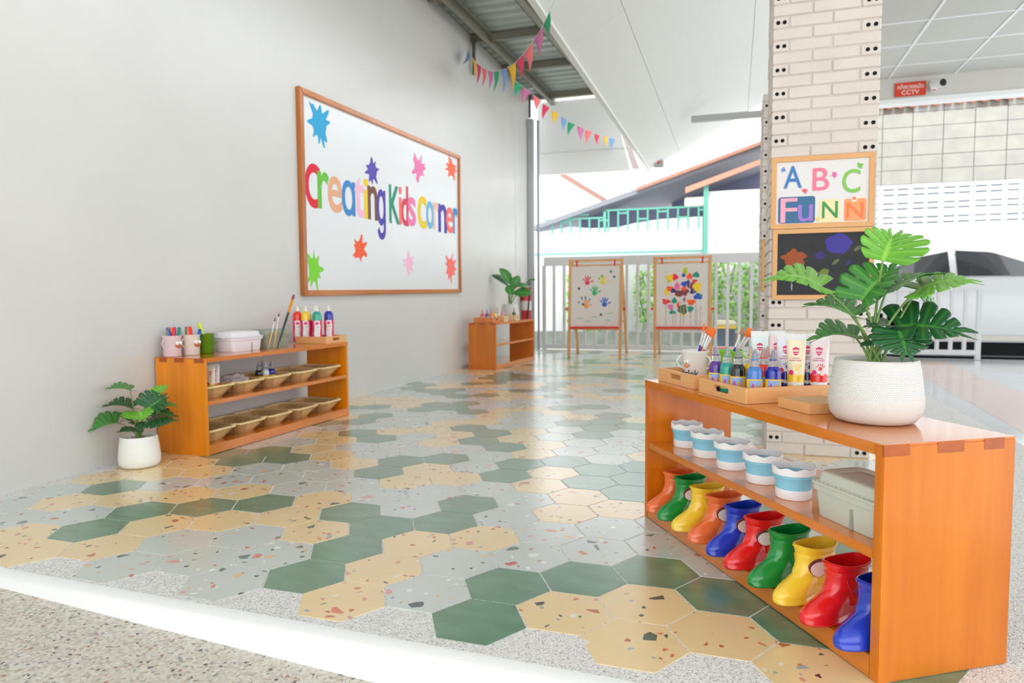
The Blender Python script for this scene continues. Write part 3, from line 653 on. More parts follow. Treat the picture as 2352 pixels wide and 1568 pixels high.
def leaf_mesh(name, parent, B, T, Lp, Rp, kind, split=True, nf=6, nt=9, m=None):
    B, T, Lp, Rp = map(Vector, (B, T, Lp, Rp)); A = T-B; ln = A.length; A /= ln
    def side(P):
        d = P-B; d = d-A*d.dot(A); return d
    sl, sr = side(Lp), side(Rp); arch = kind[1]*ln
    nrm = (sr-sl).cross(A)
    if nrm.length < 1e-6: nrm = Vector((0, 0, 1))
    nrm.normalize()
    if nrm.z < 0 and abs(nrm.z) > .15: nrm = -nrm
    verts = []; faces = []; vein = []
    for sg, sv in ((1, sl), (-1, sr)):
        wd = sv.length; sd = sv/wd if wd > 1e-6 else Vector((0, 0, 1))
        wd = max(wd, .16*ln)
        for k in range(nf):
            s0, s1 = k/nf, (k+1)/nf; base = len(verts); q = 7
            for i in range(nt+1):
                tt = i/nt
                for j in range(q):
                    e = j/(q-1); g = 0
                    if split:
                        g = .20*max(0, (tt-.60)/.40)**.8 if k not in (0,) else .12*max(0, (tt-.7)/.3)
                        g += .20*math.exp(-((tt-.34)/.10)**2) if k in (2, 4) else 0
                    lo = g/2 if k > 0 else 0; hi = 1-g/2 if k < nf-1 else 1
                    s = s0+(s1-s0)*(lo+(hi-lo)*e)
                    te = tt*(1-.07*(2*e-1)**2) if split else tt
                    if split: w_ = (.50+.62*math.sin(pi*min(1, s*1.05+.12))**.9)*(1-.45*s)*1.08
                    else: w_ = math.sin(pi*(s*.92+.04))**.8
                    if split:
                        th = radians(128-92*s**.85); al = s*.80*ln; x = al+te*w_*.55*ln*cos(th)*(1 if s < .9 else 1); y = te*w_*sin(th)*wd*1.12
                        if s > .75: x += te*(s-.75)*4*.17*ln*(1-al/ln*.3)
                    else:
                        x = s*ln; y = te*w_*wd
                    u = x/ln
                    P = B+A*x+sd*y+nrm*(arch*(1-(2*min(1, max(0, u))-1)**2)-.10*ln*(y/wd)**2*0+ .012*ln*math.cos((e-.5)*pi)*min(1, tt*3))
                    verts.append(P); vein.append(max(0, 1-abs(e-.5)*9) * (1 if tt < .95 else 0)*.5 if split else 0)
                    if tt < .06: vein[-1] = 1.0
            for i in range(nt):
                for j in range(q-1):
                    a = base+i*q+j; faces.append((a, a+1, a+q+1, a+q))
    mb = MB(); mb.add(verts, faces)
    me = bpy.data.meshes.new(name); me.from_pydata([tuple(v) for v in verts], [], faces); me.materials.append(m or LM[kind[0]])
    at = me.attributes.new('vein', 'FLOAT', 'POINT'); at.data.foreach_set('value', vein)
    bm = bmesh.new(); bm.from_mesh(me); bmesh.ops.remove_doubles(bm, verts=bm.verts, dist=2e-4); bmesh.ops.recalc_face_normals(bm, faces=bm.faces); bm.to_mesh(me); bm.free()
    me.polygons.foreach_set('use_smooth', [True]*len(me.polygons))
    o = bpy.data.objects.new(name, me); COL.objects.link(o); o.parent = parent
    so = o.modifiers.new('thickness', 'SOLIDIFY'); so.thickness = .0009
    return o
def plant(name, label, loc, leaves, pot_prof, M_pot, soil_z, r_soil, split=True, pr=.0028, seed=3, gravel=True, sub=True):
    t = thing(name, label, 'plant', loc); o = Vector(loc)
    mb = MB(); mb.lathe(pot_prof, 56); pt = mb.build('pot', M_pot, t, smooth=60)
    R = random.Random(seed)
    if gravel:
        mb = MB(); mb.lathe([(r_soil, soil_z-.012), (r_soil, soil_z-.006)], 32); mb.build('soil', mat('gravel bed', (170, 160, 146), rough=.9), t)
        mb = MB()
        for i in range(46):
            a = R.uniform(0, 2*pi); r = r_soil*sqrt(R.random())*.88; s = R.uniform(.006, .012)*r_soil/.07
            mb.sphere((r*cos(a), r*sin(a), soil_z-.003), s, n=8, sq=(1.2, .9, .65), mi=R.randint(0, 2))
        g = mb.build('pebble_layer', [mat('pebble a', (226, 218, 206), rough=.7), mat('pebble b', (198, 182, 164), rough=.7), mat('pebble c', (232, 230, 226), rough=.7)], t); g['kind'] = 'stuff'
    for i, (B, T, Lp, Rp, kind) in enumerate(leaves):
        B, T, Lp, Rp = (Vector(p)-o for p in (B, T, Lp, Rp))
        lf = leaf_mesh('leaf', t, B, T, Lp, Rp, kind, split)
        a = R.uniform(0, 2*pi); r0 = Vector((.014*cos(a), .014*sin(a), soil_z-.004)); pts = []
        for k in range(9):
            s = k/8; m_ = r0.lerp(B, .5)+Vector((0, 0, .12*(B-r0).length)); m_.x = r0.x+(B.x-r0.x)*.35; m_.y = r0.y+(B.y-r0.y)*.35
            pts.append((1-s)**2*r0+2*s*(1-s)*m_+s*s*B)
        mb = MB(); mb.tube(pts, [pr*(1.25-.5*k/8) for k in range(9)], 8); mb.build('stem', M_pet, t)
    return t
LETTERS=[('C','red',3.776,3.945,1.293,1.576),('r','green',3.915,4.048,1.300,1.543),('e','tan',4.032,4.207,1.293,1.535),('a','blue',4.204,4.379,1.288,1.534),('t','lightpink',4.369,4.511,1.295,1.581),('i','yellow',4.501,4.574,1.295,1.585),('n','brown',4.554,4.702,1.295,1.545),('g','indigo',4.693,4.826,1.159,1.539),('K','teal',4.888,5.065,1.300,1.599),('i','coral',5.054,5.101,1.306,1.606),('d','rose',5.095,5.219,1.301,1.626),('s','pink',5.206,5.359,1.310,1.549),('c','yellow',5.398,5.577,1.309,1.586),('o','skyblue',5.570,5.725,1.320,1.563),('r','peach',5.718,5.835,1.326,1.572),('n','indigo',5.827,6.018,1.310,1.569),('e','coral',5.999,6.184,1.320,1.561),('r','blue',6.176,6.282,1.324,1.570)]
SPLATS=[('skyblue',3.818,4.076,1.698,1.965),('violet',4.525,4.735,1.555,1.759),('pink',5.297,5.574,1.685,1.934),('vermilion',6.003,6.309,1.830,2.042),('orange',4.329,4.532,0.976,1.176),('lime',3.770,3.961,0.761,1.025),('lightpink',5.106,5.314,0.901,1.106),('coral',5.973,6.240,0.839,1.131)]
STRAND_A=([('blue',(-2.551,6.536,3.147),(-2.427,6.306,3.011),(-2.554,6.421,2.977)),('yellow',(-2.411,6.277,2.995),(-2.266,6.012,2.840),(-2.335,6.145,2.738)),('red',(-2.255,5.991,2.828),(-2.138,5.800,2.727),(-2.216,5.895,2.605)),('salmon',(-2.128,5.780,2.715),(-2.011,5.591,2.618),(-2.086,5.685,2.510)),('mauve',(-1.994,5.563,2.603),(-1.895,5.414,2.540),(-1.952,5.489,2.429)),('green',(-1.879,5.390,2.531),(-1.782,5.243,2.481),(-1.855,5.317,2.342)),('blue',(-1.756,5.199,2.474),(-1.655,5.046,2.424),(-1.708,5.123,2.275)),('yellow',(-1.630,4.995,2.419),(-1.508,4.798,2.377),(-1.560,4.896,2.224)),('red',(-1.501,4.784,2.376),(-1.378,4.564,2.345),(-1.427,4.674,2.221)),('salmon',(-1.373,4.553,2.345),(-1.236,4.294,2.315),(-1.290,4.423,2.177)),('mauve',(-1.217,4.252,2.312),(-1.090,3.999,2.287),(-1.143,4.126,2.165)),('green',(-1.080,3.973,2.286),(-0.981,3.752,2.270),(-1.021,3.862,2.166))],(-2.560,6.560,3.170),(-0.915,3.600,2.261))
STRAND_B=([('green',(-2.194,6.984,2.945),(-2.149,7.110,2.922),(-2.225,7.047,2.809)),('mauve',(-2.148,7.121,2.917),(-2.101,7.258,2.892),(-2.193,7.189,2.767)),('salmon',(-2.096,7.293,2.880),(-2.045,7.445,2.852),(-2.081,7.369,2.729)),('red',(-2.039,7.493,2.835),(-1.994,7.621,2.816),(-2.065,7.557,2.679)),('yellow',(-1.985,7.662,2.804),(-1.936,7.803,2.783),(-1.977,7.733,2.658)),('blue',(-1.919,7.848,2.777),(-1.879,7.990,2.747),(-1.913,7.919,2.616)),('green',(-1.874,8.006,2.743),(-1.821,8.139,2.738),(-1.898,8.072,2.598)),('mauve',(-1.809,8.174,2.734),(-1.752,8.323,2.724),(-1.772,8.249,2.564)),('salmon',(-1.744,8.346,2.720),(-1.685,8.492,2.720),(-1.747,8.419,2.561)),('red',(-1.672,8.540,2.710),(-1.628,8.655,2.707),(-1.642,8.598,2.570)),('yellow',(-1.596,8.732,2.713),(-1.558,8.827,2.714),(-1.549,8.779,2.583)),('blue',(-1.540,8.870,2.717),(-1.492,8.988,2.726),(-1.516,8.929,2.569))],(-2.221,6.900,2.963),(-1.455,9.070,2.734))
LEAVES_A=[((0.299,1.649,0.794),(0.330,1.704,0.859),(0.263,1.645,0.843),(0.378,1.635,0.833),('light',.10)),
 ((0.181,1.660,0.741),(0.064,1.660,0.750),(0.124,1.751,0.776),(0.116,1.620,0.730),('light',.18)),
 ((0.262,1.655,0.711),(0.345,1.691,0.784),(0.243,1.689,0.766),(0.309,1.617,0.732),('mid',.12)),
 ((0.248,1.658,0.676),(0.148,1.675,0.696),(0.191,1.739,0.718),(0.199,1.595,0.683),('mid',.12)),
 ((0.254,1.657,0.626),(0.158,1.643,0.617),(0.212,1.725,0.652),(0.209,1.604,0.625),('mid',.15)),
 ((0.305,1.648,0.722),(0.416,1.669,0.764),(0.358,1.720,0.761),(0.345,1.590,0.742),('mid',.10)),
 ((0.364,1.637,0.732),(0.472,1.618,0.744),(0.431,1.707,0.757),(0.417,1.557,0.721),('light',.12)),
 ((0.381,1.685,0.738),(0.426,1.728,0.686),(0.420,1.749,0.717),(0.392,1.683,0.698),('mid',.05)),
 ((0.328,1.644,0.655),(0.463,1.610,0.636),(0.410,1.675,0.691),(0.403,1.580,0.618),('dark',.08)),
 ((0.327,1.613,0.646),(0.333,1.562,0.589),(0.382,1.593,0.612),(0.276,1.602,0.628),('dark',.08)),
 ((0.317,1.646,0.656),(0.267,1.634,0.650),(0.303,1.699,0.671),(0.288,1.620,0.650),('dark',.10)),
 ((0.281,1.632,0.624),(0.257,1.616,0.613),(0.273,1.653,0.623),(0.272,1.623,0.612),('dark',.05))]
LEAVES_B=[((-2.466,2.298,0.331),(-2.519,2.227,0.341),(-2.526,2.322,0.352),(-2.438,2.240,0.338),('mid',.10)),
 ((-2.464,2.299,0.252),(-2.538,2.223,0.265),(-2.548,2.299,0.286),(-2.460,2.231,0.266),('dark',.12)),
 ((-2.502,2.261,0.195),(-2.558,2.173,0.163),(-2.571,2.260,0.226),(-2.499,2.191,0.184),('mid',.10)),
 ((-2.414,2.294,0.243),(-2.362,2.262,0.210),(-2.363,2.318,0.234),(-2.442,2.235,0.233),('light',.06)),
 ((-2.406,2.331,0.250),(-2.378,2.418,0.294),(-2.436,2.329,0.307),(-2.355,2.370,0.246),('dark',.08)),
 ((-2.427,2.382,0.311),(-2.404,2.449,0.335),(-2.430,2.422,0.337),(-2.387,2.409,0.312),('light',.06)),
 ((-2.402,2.349,0.224),(-2.339,2.430,0.194),(-2.404,2.434,0.233),(-2.340,2.370,0.201),('dark',.08)),
 ((-2.397,2.326,0.198),(-2.317,2.409,0.187),(-2.393,2.402,0.196),(-2.330,2.323,0.169),('dark',.10)),
 ((-2.430,2.292,0.161),(-2.459,2.218,0.162),(-2.473,2.290,0.170),(-2.420,2.230,0.157),('dark',.10)),
 ((-2.450,2.315,0.178),(-2.474,2.290,0.191),(-2.477,2.315,0.193),(-2.447,2.289,0.183),('dark',.05)),
 ((-2.388,2.407,0.252),(-2.360,2.451,0.244),(-2.390,2.449,0.259),(-2.355,2.413,0.246),('mid',.05)),
 ((-2.479,2.313,0.204),(-2.539,2.279,0.232),(-2.529,2.319,0.226),(-2.486,2.277,0.208),('mid',.08)),
 ((-2.422,2.285,0.176),(-2.390,2.305,0.196),(-2.431,2.305,0.192),(-2.386,2.294,0.171),('dark',.05))]
LEAVES_C=[((-2.388,7.291,0.832),(-2.557,7.215,0.952),(-2.522,7.311,0.946),(-2.478,7.209,0.857),('dark',.15)),
 ((-2.363,7.299,0.849),(-2.488,7.280,1.026),(-2.391,7.332,0.979),(-2.455,7.248,0.926),('mid',.08)),
 ((-2.390,7.269,0.840),(-2.331,7.225,0.737),(-2.308,7.264,0.788),(-2.425,7.237,0.814),('mid',.06)),
 ((-2.356,7.301,0.806),(-2.279,7.347,0.943),(-2.355,7.302,0.917),(-2.274,7.359,0.857),('mid',.06)),
 ((-2.325,7.290,0.754),(-2.136,7.331,0.753),(-2.238,7.360,0.805),(-2.213,7.274,0.702),('mid',.08)),
 ((-2.312,7.336,0.831),(-2.178,7.401,0.822),(-2.256,7.418,0.858),(-2.227,7.322,0.805),('mid',.08)),
 ((-2.191,7.355,0.878),(-2.090,7.408,0.899),(-2.150,7.399,0.908),(-2.136,7.351,0.885),('mid',.03))]

M_knit = uvnoise_bump(mat('knit white ceramic', (238, 236, 231), rough=.6), 170, 90, .7, .004)
M_mattew = mat('matte white ceramic', (238, 236, 231), rough=.5)
plant('monstera', 'big-leaved monstera in a white textured pot on the front shelf', (.292, 1.650, .4505), LEAVES_A,
      [(.066, 0), (.078, .004), (.088, .016), (.0935, .036), (.093, .055), (.0895, .085), (.085, .115), (.0825, .130), (.0815, .134), (.078, .134), (.076, .128), (.074, .112)], M_knit, .124, .074)
plant('monstera', 'monstera in a smooth white pot on the floor beside the left shelf', (-2.443, 2.312, 0.0005), LEAVES_B,
      [(.060, 0), (.072, .003), (.080, .014), (.0835, .032), (.082, .06), (.078, .095), (.0735, .125), (.0725, .133), (.070, .133), (.068, .125), (.066, .112)], M_mattew, .122, .065, pr=.0022, seed=6)
plant('leafy_plant', 'broad-leaved plant in a pale grey pot on the far shelf', (-2.37, 7.29, .4625), LEAVES_C,
      [(.085, 0), (.10, .01), (.106, .04), (.100, .09), (.088, .145), (.081, .172), (.077, .172), (.072, .14)], mat('pale grey pot', (206, 206, 200), rough=.5), .15, .07, split=False, pr=.005, seed=8)

# ---------------- collapsible cups on the middle shelf ----------------
M_cw = mat('cup white plastic', (240, 240, 240), rough=.35); M_cb = mat('cup blue silicone', (138, 202, 226), rough=.45)
def cup(label, loc):
    t = thing('folding_cup', label, 'cup', loc, .2, 'blue and white folding cups on the front shelf')
    mb = MB(); mb.lathe([(.0385, 0), (.0402, .003), (.0405, .0225), (.0385, .0235), (.030, .0235)], 48); mb.build('base_ring', M_cw, t)
    mb = MB(); mb.lathe([(.0400, .0225), (.0402, .027), (.0405, .034), (.0425, .043), (.0455, .051), (.0462, .0525), (.0458, .054), (.0468, .0555), (.0468, .0575), (.0445, .0575), (.042, .05), (.038, .036), (.037, .025), (.0, .024)], 48, cap0=False, cap1=False); mb.build('silicone_body', M_cb, t)
    mb = MB(); mb.lathe([(.0462, .0565), (.0480, .0575), (.0485, .066), (.0488, .0735), (.0470, .0735), (.0462, .064), (.0455, .0575)], 96, wave=[0, 0, 0, .0022, .0022, 0, 0], cap0=False, cap1=False); mb.build('wavy_rim', M_cw, t)
    return t
CUPL = ['blue and white folding cup farthest from the camera, first of five', 'blue and white folding cup second from the far end of the shelf', 'blue and white folding cup in the middle of the row of five', 'blue and white folding cup fourth along, second from the lidded box', 'blue and white folding cup right beside the grey-green lidded box']
c0 = cup(CUPL[0], RS(.912, .092, .2505))
for (u, v), lb in zip(((.775, .085), (.632, .079), (.487, .078), (.350, .069)), CUPL[1:]): dup(c0, lb, RS(u, v, .2505))

# ---------------- lidded storage boxes ----------------
def storage_box(name, label, loc, rotz, L_, D, H, M, slot=True, lid=True, cw=False):
    t = thing(name, label, 'box', loc, rotz)
    def ring(g, z, r=.018): return [(x, y, z) for x, y in rrect(-g*0+L_*.5-L_*.5*g, L_*.5+L_*.5*g, D*.5-D*.5*g, D*.5+D*.5*g, r)]
    h = H*.70
    mb = MB(); mb.rings([ring(.86, 0), ring(.875, .004), ring(.93, h*.78), ring(.93, h*.8), ring(.985, h*.82), ring(1.0, h), ring(.95, h), ring(.9, h-.004)]); mb.build('body', M, t, smooth=50)
    if slot:
        mb = MB(); x = L_*.62; y = D*.035
        mb.box(x-.004, x+.004, y-.0005, y+.004, .001, h*.62); mb.build('slot_recess', mat(M.name+' slot', tuple(int(c*.8) for c in (196, 198, 186)) if 'green' in M.name else (170, 164, 166), rough=.6), t)
    if lid:
        mb = MB(); mb.rings([ring(1.02, h+.0006), ring(1.03, h+.003), ring(1.02, h+.006), ring(.90, h+.007), ring(.88, h+.010), ring(.85, H-.004), ring(.80, H, .016), ring(.55, H, .014), ring(.53, H-.003, .012)]); l = mb.build('lid', M, t, smooth=50)
        mb = MB(); mb.prism(rrect(-L_*.055, L_*.03, D*.30, D*.70, .012), h+.0012, h+.0055); mb.prism(rrect(L_*.97, L_*1.055, D*.30, D*.70, .012), h+.0012, h+.0055); mb.build('lid_tab', M, l)
        mb = MB()
        for i in range(12):
            x = L_*(.1+.066*i); mb.box(x, x+.006, D*.018, D*.032, h+.006, h+.0085)
        mb.build('hinge_ridges', M, l)
    return t
M_sage = mat('sage green plastic', (200, 203, 190), rough=.45); M_sage2 = mat('sage green darker plastic', (150, 156, 138), rough=.45); M_lil = mat('white lilac plastic', (232, 226, 230), rough=.4)
storage_box('storage_box', 'grey-green lidded plastic box on the middle of the front shelf, next to the cups', RS(.240, .028, .2505), ARS, .198, .125, .098, M_sage)
storage_box('storage_box', 'white lidded plastic box on top of the left shelf', LS(.300, .10, .4505), AL, .235, .13, .100, M_lil)
storage_box('storage_box', 'grey-green lidded plastic box behind the leaning brushes on the left shelf', LS(.575, .12, .4505), AL, .215, .13, .098, M_sage2, slot=False)

# ---------------- rubber boots ----------------
BOOT = {'orange': (242, 112, 52), 'green': (12, 138, 56), 'yellow': (248, 208, 58), 'blue': (28, 62, 190), 'red': (232, 26, 26)}
BM = {k: mat('rubber '+k, v, rough=.22, coat=.5, sss=.0) for k, v in BOOT.items()}
def boot_rings():
    H = .124; rings = []; N = 44
    TP = [(0, -.112), (.004, -.119), (.016, -.122), (.026, -.119), (.034, -.111), (.040, -.099), (.046, -.086), (.053, -.072), (.060, -.060), (.070, -.0515), (.080, -.0475), (.095, -.047), (.124, -.053)]
    HP = [(0, .054), (.008, .058), (.03, .058), (.055, .050), (.08, .050), (.124, .058)]
    def ip(P, z):
        for (a_, b_), (c_, d_) in zip(P, P[1:]):
            if z <= c_: return b_+(d_-b_)*(z-a_)/(c_-a_)
        return P[-1][1]
    def sec(z):
        w = .0325 if z < .045 else .0325-.004*min(1, (z-.045)/.02)
        if z > .065: w = .0285+.0045*(z-.065)/.06
        return ip(TP, z), ip(HP, z), w
    zs_ = [0, .003, .007, .0075, .012, .0125, .018, .024, .030, .036, .041, .045, .049, .053, .058, .064, .070, .077, .085, .094, .102, .1035, .105, .112, .119, H]
    for z in zs_:
        y0, y1, w = sec(z); c = (y0+y1)/2; a = (y1-y0)/2; r = []
        gro = -.0008 if z in (.0075, .0125, .1035) else 0
        if z == 0: gro = -.003
        for j in range(N):
            t = 2*pi*j/N; s = sin(t); co = cos(t)
            yy = c-(a+gro)*math.copysign(abs(co)**.9, co)
            taper = 1
            if z < .06:
                q = (yy-y0)/(y1-y0); taper = .84+.18*math.exp(-((q-.26)/.2)**2)-.09*math.exp(-((q-.58)/.14)**2)
                if z > .02 and q < .6: taper *= 1-.30*min(1, (z-.02)/.03)*max(0, 1-q/.6)
            x = (w+gro)*taper*math.copysign(abs(s)**.85, s)
            zz = z+(.004*sin(2*(t))*0)
            if z >= .112: zz = z+(-.006*(abs(s)**2))*(z-.105)/.019
            r.append((x, yy, zz))
        rings.append(r)
    top = rings[-1]; y0, y1, w = sec(H); c = (y0+y1)/2
    for k, dz in ((.94, 0), (.91, -.012), (.86, -.05), (.80, -.085)):
        rings.append([(x*k, c+(y-c)*k, z+dz) for x, y, z in top])
    return rings
BR = boot_rings()
M_pc = mat('patch cream', (238, 218, 206), rough=.5); M_pb = mat('patch brown', (112, 62, 54), rough=.5)
def boot(label, col, loc, rotz, patch=None):
    t = thing('rubber_boot', label, 'boot', loc, rotz, 'row of ten small rubber boots on the bottom shelf')
    mb = MB(); mb.rings(BR); mb.build('boot_body', BM[col], t, smooth=70)
    mb = MB()
    for sg in (-1, 1):   # moulded welt lines on each side
        pts = [(sg*.0285, -.030, .092), (sg*.0315, -.022, .070), (sg*.0320, -.012, .050), (sg*.0310, .002, .036), (sg*.0298, .014, .031)]
        if not (patch and sg > 0): mb.tube(pts, .0011, 6)
        mb.tube([(sg*.0290, .016, .020), (sg*.0298, .020, .034), (sg*.0290, .034, .046), (sg*.0245, .050, .050)], .0011, 6)
    mb.build('welt', BM[col], t)
    mb = MB(); R_ = []
    for z, g in ((.1175, 1.0), (.1185, 1.035), (.1215, 1.035), (.1225, 1.0)):
        R_.append([(x*g, .0025+(y-.0025)*g, zz-.124+z) for x, y, zz in BR[25]])
    mb.rings(R_, cap0=False, cap1=False); mb.build('rim_band', BM[col], t)
    if patch:
        mb = MB(); fr = lambda a, b, d: (.0300*max(0, 1-abs((a-.0025)/.054)**2.3)**.46+d, a, b)
        flat(mb, ellipse(patch[0], .076, .0225, .0205, 24), -.004, .0022, fr, 1)
        flat(mb, ellipse(patch[0]-.001, .073, .0190, .0165, 24), .001, .0030, fr, 0)
        mb.build('round_patch', [M_pc, M_pb], t)
    return t
BL = [('orange', .940, 0, 'orange rubber boot at the far end of the row, no patch'), ('green', .868, 1, 'green rubber boot with a round patch, second from the far end'), ('yellow', .764, 0, 'yellow rubber boot without a patch, third from the far end'),
      ('orange', .672, 1, 'orange rubber boot with a round patch, before the blue one'), ('blue', .576, 1, 'blue rubber boot with a round patch, middle of the row'), ('red', .480, 1, 'red rubber boot with a round patch, between blue and green boots'),
      ('green', .378, 0, 'green rubber boot without a patch, beside the patched yellow boot'), ('yellow', .285, 1, 'yellow rubber boot with a round patch, near the camera'), ('red', .183, 0, 'red rubber boot without a patch, second nearest the camera'), ('blue', .086, 0, 'blue rubber boot without a patch, nearest the side panel')]
for i, (c, u, p, lb) in enumerate(BL): boot(lb, c, RS(u-.004-.008*(1-u), .078-.010*(1-u), .0455), ARS+.20+.04*sin(i*2.1), (-.018, .0) if p else None)

# ---------------- paint bottles, tubes ----------------
PAINT = {'purple': (86, 40, 140), 'teal': (30, 160, 140), 'black': (34, 36, 36), 'blue': (74, 126, 206), 'yellow': (250, 206, 40), 'red': (236, 34, 30), 'navy': (24, 36, 160), 'orange': (246, 110, 40), 'white': (236, 234, 232), 'pink': (236, 130, 160), 'sky': (110, 170, 220)}
PM = {k: mat('paint '+k, v, rough=.2, coat=.6) for k, v in PAINT.items()}
M_clr = mat('clear plastic', (236, 238, 240), rough=.12, trans=.75); M_lab = mat('label yellow', (246, 204, 70), rough=.45); M_lb2 = mat('label blue', (148, 176, 224), rough=.45); M_lpk = mat('label pink', (230, 60, 140), rough=.45); M_lor = mat('label orange', (246, 150, 50), rough=.45)
def curved(mb, poly, r, d, th0, z0, mi=0):
    """flat shape wrapped round a cylinder of radius r (a = arc length, b = height)"""
    fr = lambda a, b, dd: ((r+dd)*cos(th0+a/r), (r+dd)*sin(th0+a/r), z0+b)
    flat(mb, poly, -.0008, d, fr, mi)
def wrap_grid(mb, rows, r, d, th0, n=10):
    v = [((r+d)*cos(th0+(a0+(a1-a0)*j/n)/r), (r+d)*sin(th0+(a0+(a1-a0)*j/n)/r), z) for a0, a1, z in rows for j in range(n+1)]
    mb.add(v, [(i*(n+1)+j, i*(n+1)+j+1, (i+1)*(n+1)+j+1, (i+1)*(n+1)+j) for i in range(len(rows)-1) for j in range(n)])
def dropper(label, col, loc, rotz=0, h=1, group='dropper paint bottles in the large bamboo tray', full=True):
    t = thing('paint_bottle', label, 'bottle', loc, rotz, group); r = .0198
    mb = MB(); mb.lathe([(.017, 0), (.0195, .002), (r, .005), (r, .062), (.0195, .068), (.0175, .074), (.014, .079), (.0105, .082)], 36); mb.build('bottle_body', PM[col], t)
    mb = MB(); pr = [(.0118, .081), (.0123, .082)]
    for i in range(4): pr += [(.0125, .083+.0032*i), (.0118, .0848+.0032*i)]
    pr += [(.0115, .0965), (.0085, .0985)]
    mb.lathe(pr, 28); mb.build('collar', M_clr, t)
    mb = MB(); mb.lathe([(.0098, .097), (.0090, .100), (.0060, .112), (.0040, .124), (.0032, .1265)], 24); nz = mb.build('nozzle', M_clr, t)
    mb = MB(); mb.lathe([(.0105, .0975), (.0105, .0995), (.0045, .101), (.0022, .122)], 20); mb.build('paint_core', PM[col], nz)
    if full:
        mb = MB(); mb.lathe([(r+.0004, .012), (r+.0004, .050)], 36, cap0=False, cap1=False); lb = mb.build('label', M_lab, t)
        mb = MB(); wrap_grid(mb, [(-.0155, .0155, .0155), (-.0155, .0155, .047)], r, .0008, -pi/2)
        mb.build('label_panel', M_lb2, lb)
        for ch, box, m in (('A', (-.013, -.001, -.011, .008), M_lpk), ('B', (.001, .013, -.013, .004), M_lor)):
            V, F = glyph(ch, box, .0006, off=.02); mb = MB(); mb.add([((r+.0010+d)*cos(-pi/2+a/r), (r+.0010+d)*sin(-pi/2+a/r), .031+b) for a, b, d in V], F); mb.build('label_letter', m, lb, smooth=0)
    return t
FACE = -.05
DB = [('purple', .690, .062), ('teal', .642, .068), ('black', .596, .072), ('blue', .528, .078), ('yellow', .600, .112), ('red', .572, .132), ('navy', .514, .122), ('orange', .612, .172)]
DL = ['purple dropper paint bottle, leftmost in the large tray', 'teal dropper paint bottle beside the purple one', 'black dropper paint bottle between teal and light blue', 'light blue dropper paint bottle, nearest the front corner of the tray', 'yellow dropper paint bottle behind the black and light blue ones', 'bright red dropper paint bottle behind the light blue one', 'dark navy dropper paint bottle, rightmost of the front droppers', 'orange dropper paint bottle half hidden behind the red one']
d0 = None
for (c, u, v), lb in zip(DB, DL):
    if d0 is None: d0 = dropper(lb, c, RS(u, v, .458), FACE)
    else: o = dup(d0, lb, RS(u, v, .458), FACE-.25+.1*(u*37 % 5)); recolor(o, [PM['purple']], [PM[c]])
G2 = 'small dropper bottles in the third wicker basket'
for c, u, v, lb in (('black', .520, .13, 'black dropper bottle in the third basket of the left shelf'), ('white', .563, .122, 'white dropper bottle in the third basket of the left shelf'), ('blue', .592, .166, 'blue dropper bottle half behind the white one in the third basket'), ('navy', .612, .122, 'dark blue dropper bottle, rightmost in the third basket')):
    o = dup(d0, lb, LS(u, v, .2585), -.5, G2); recolor(o, [PM['purple']], [PM[c]])
G3 = 'small dropper bottles on the far shelf'
for c, u, v, z, lb in (('red', .06, .16, .470, 'red dropper bottle in the tray on the far shelf'), ('purple', .10, .13, .470, 'purple dropper bottle in the tray on the far shelf'), ('orange', .14, .10, .470, 'orange dropper bottle in the tray on the far shelf'), ('yellow', .205, .085, .470, 'yellow dropper bottle in the tray on the far shelf'), ('pink', .345, .06, .4705, 'pink dropper bottle in the nearer pale crate'), ('black', .675, .06, .4705, 'dark dropper bottle in the farther pale crate')):
    o = dup(d0, lb, MS(u, v, z), .2, G3); recolor(o, [PM['purple']], [PM[c]])
M_logo = mat('logo pink', (226, 56, 120), rough=.45); M_tx = mat('label text pink', (222, 110, 150), rough=.5)
def shield(): return [(-.5, .42), (-.25, .48), (0, .62), (.25, .48), (.5, .42), (.46, 0), (.36, -.35), (0, -.62), (-.36, -.35), (-.46, 0)]
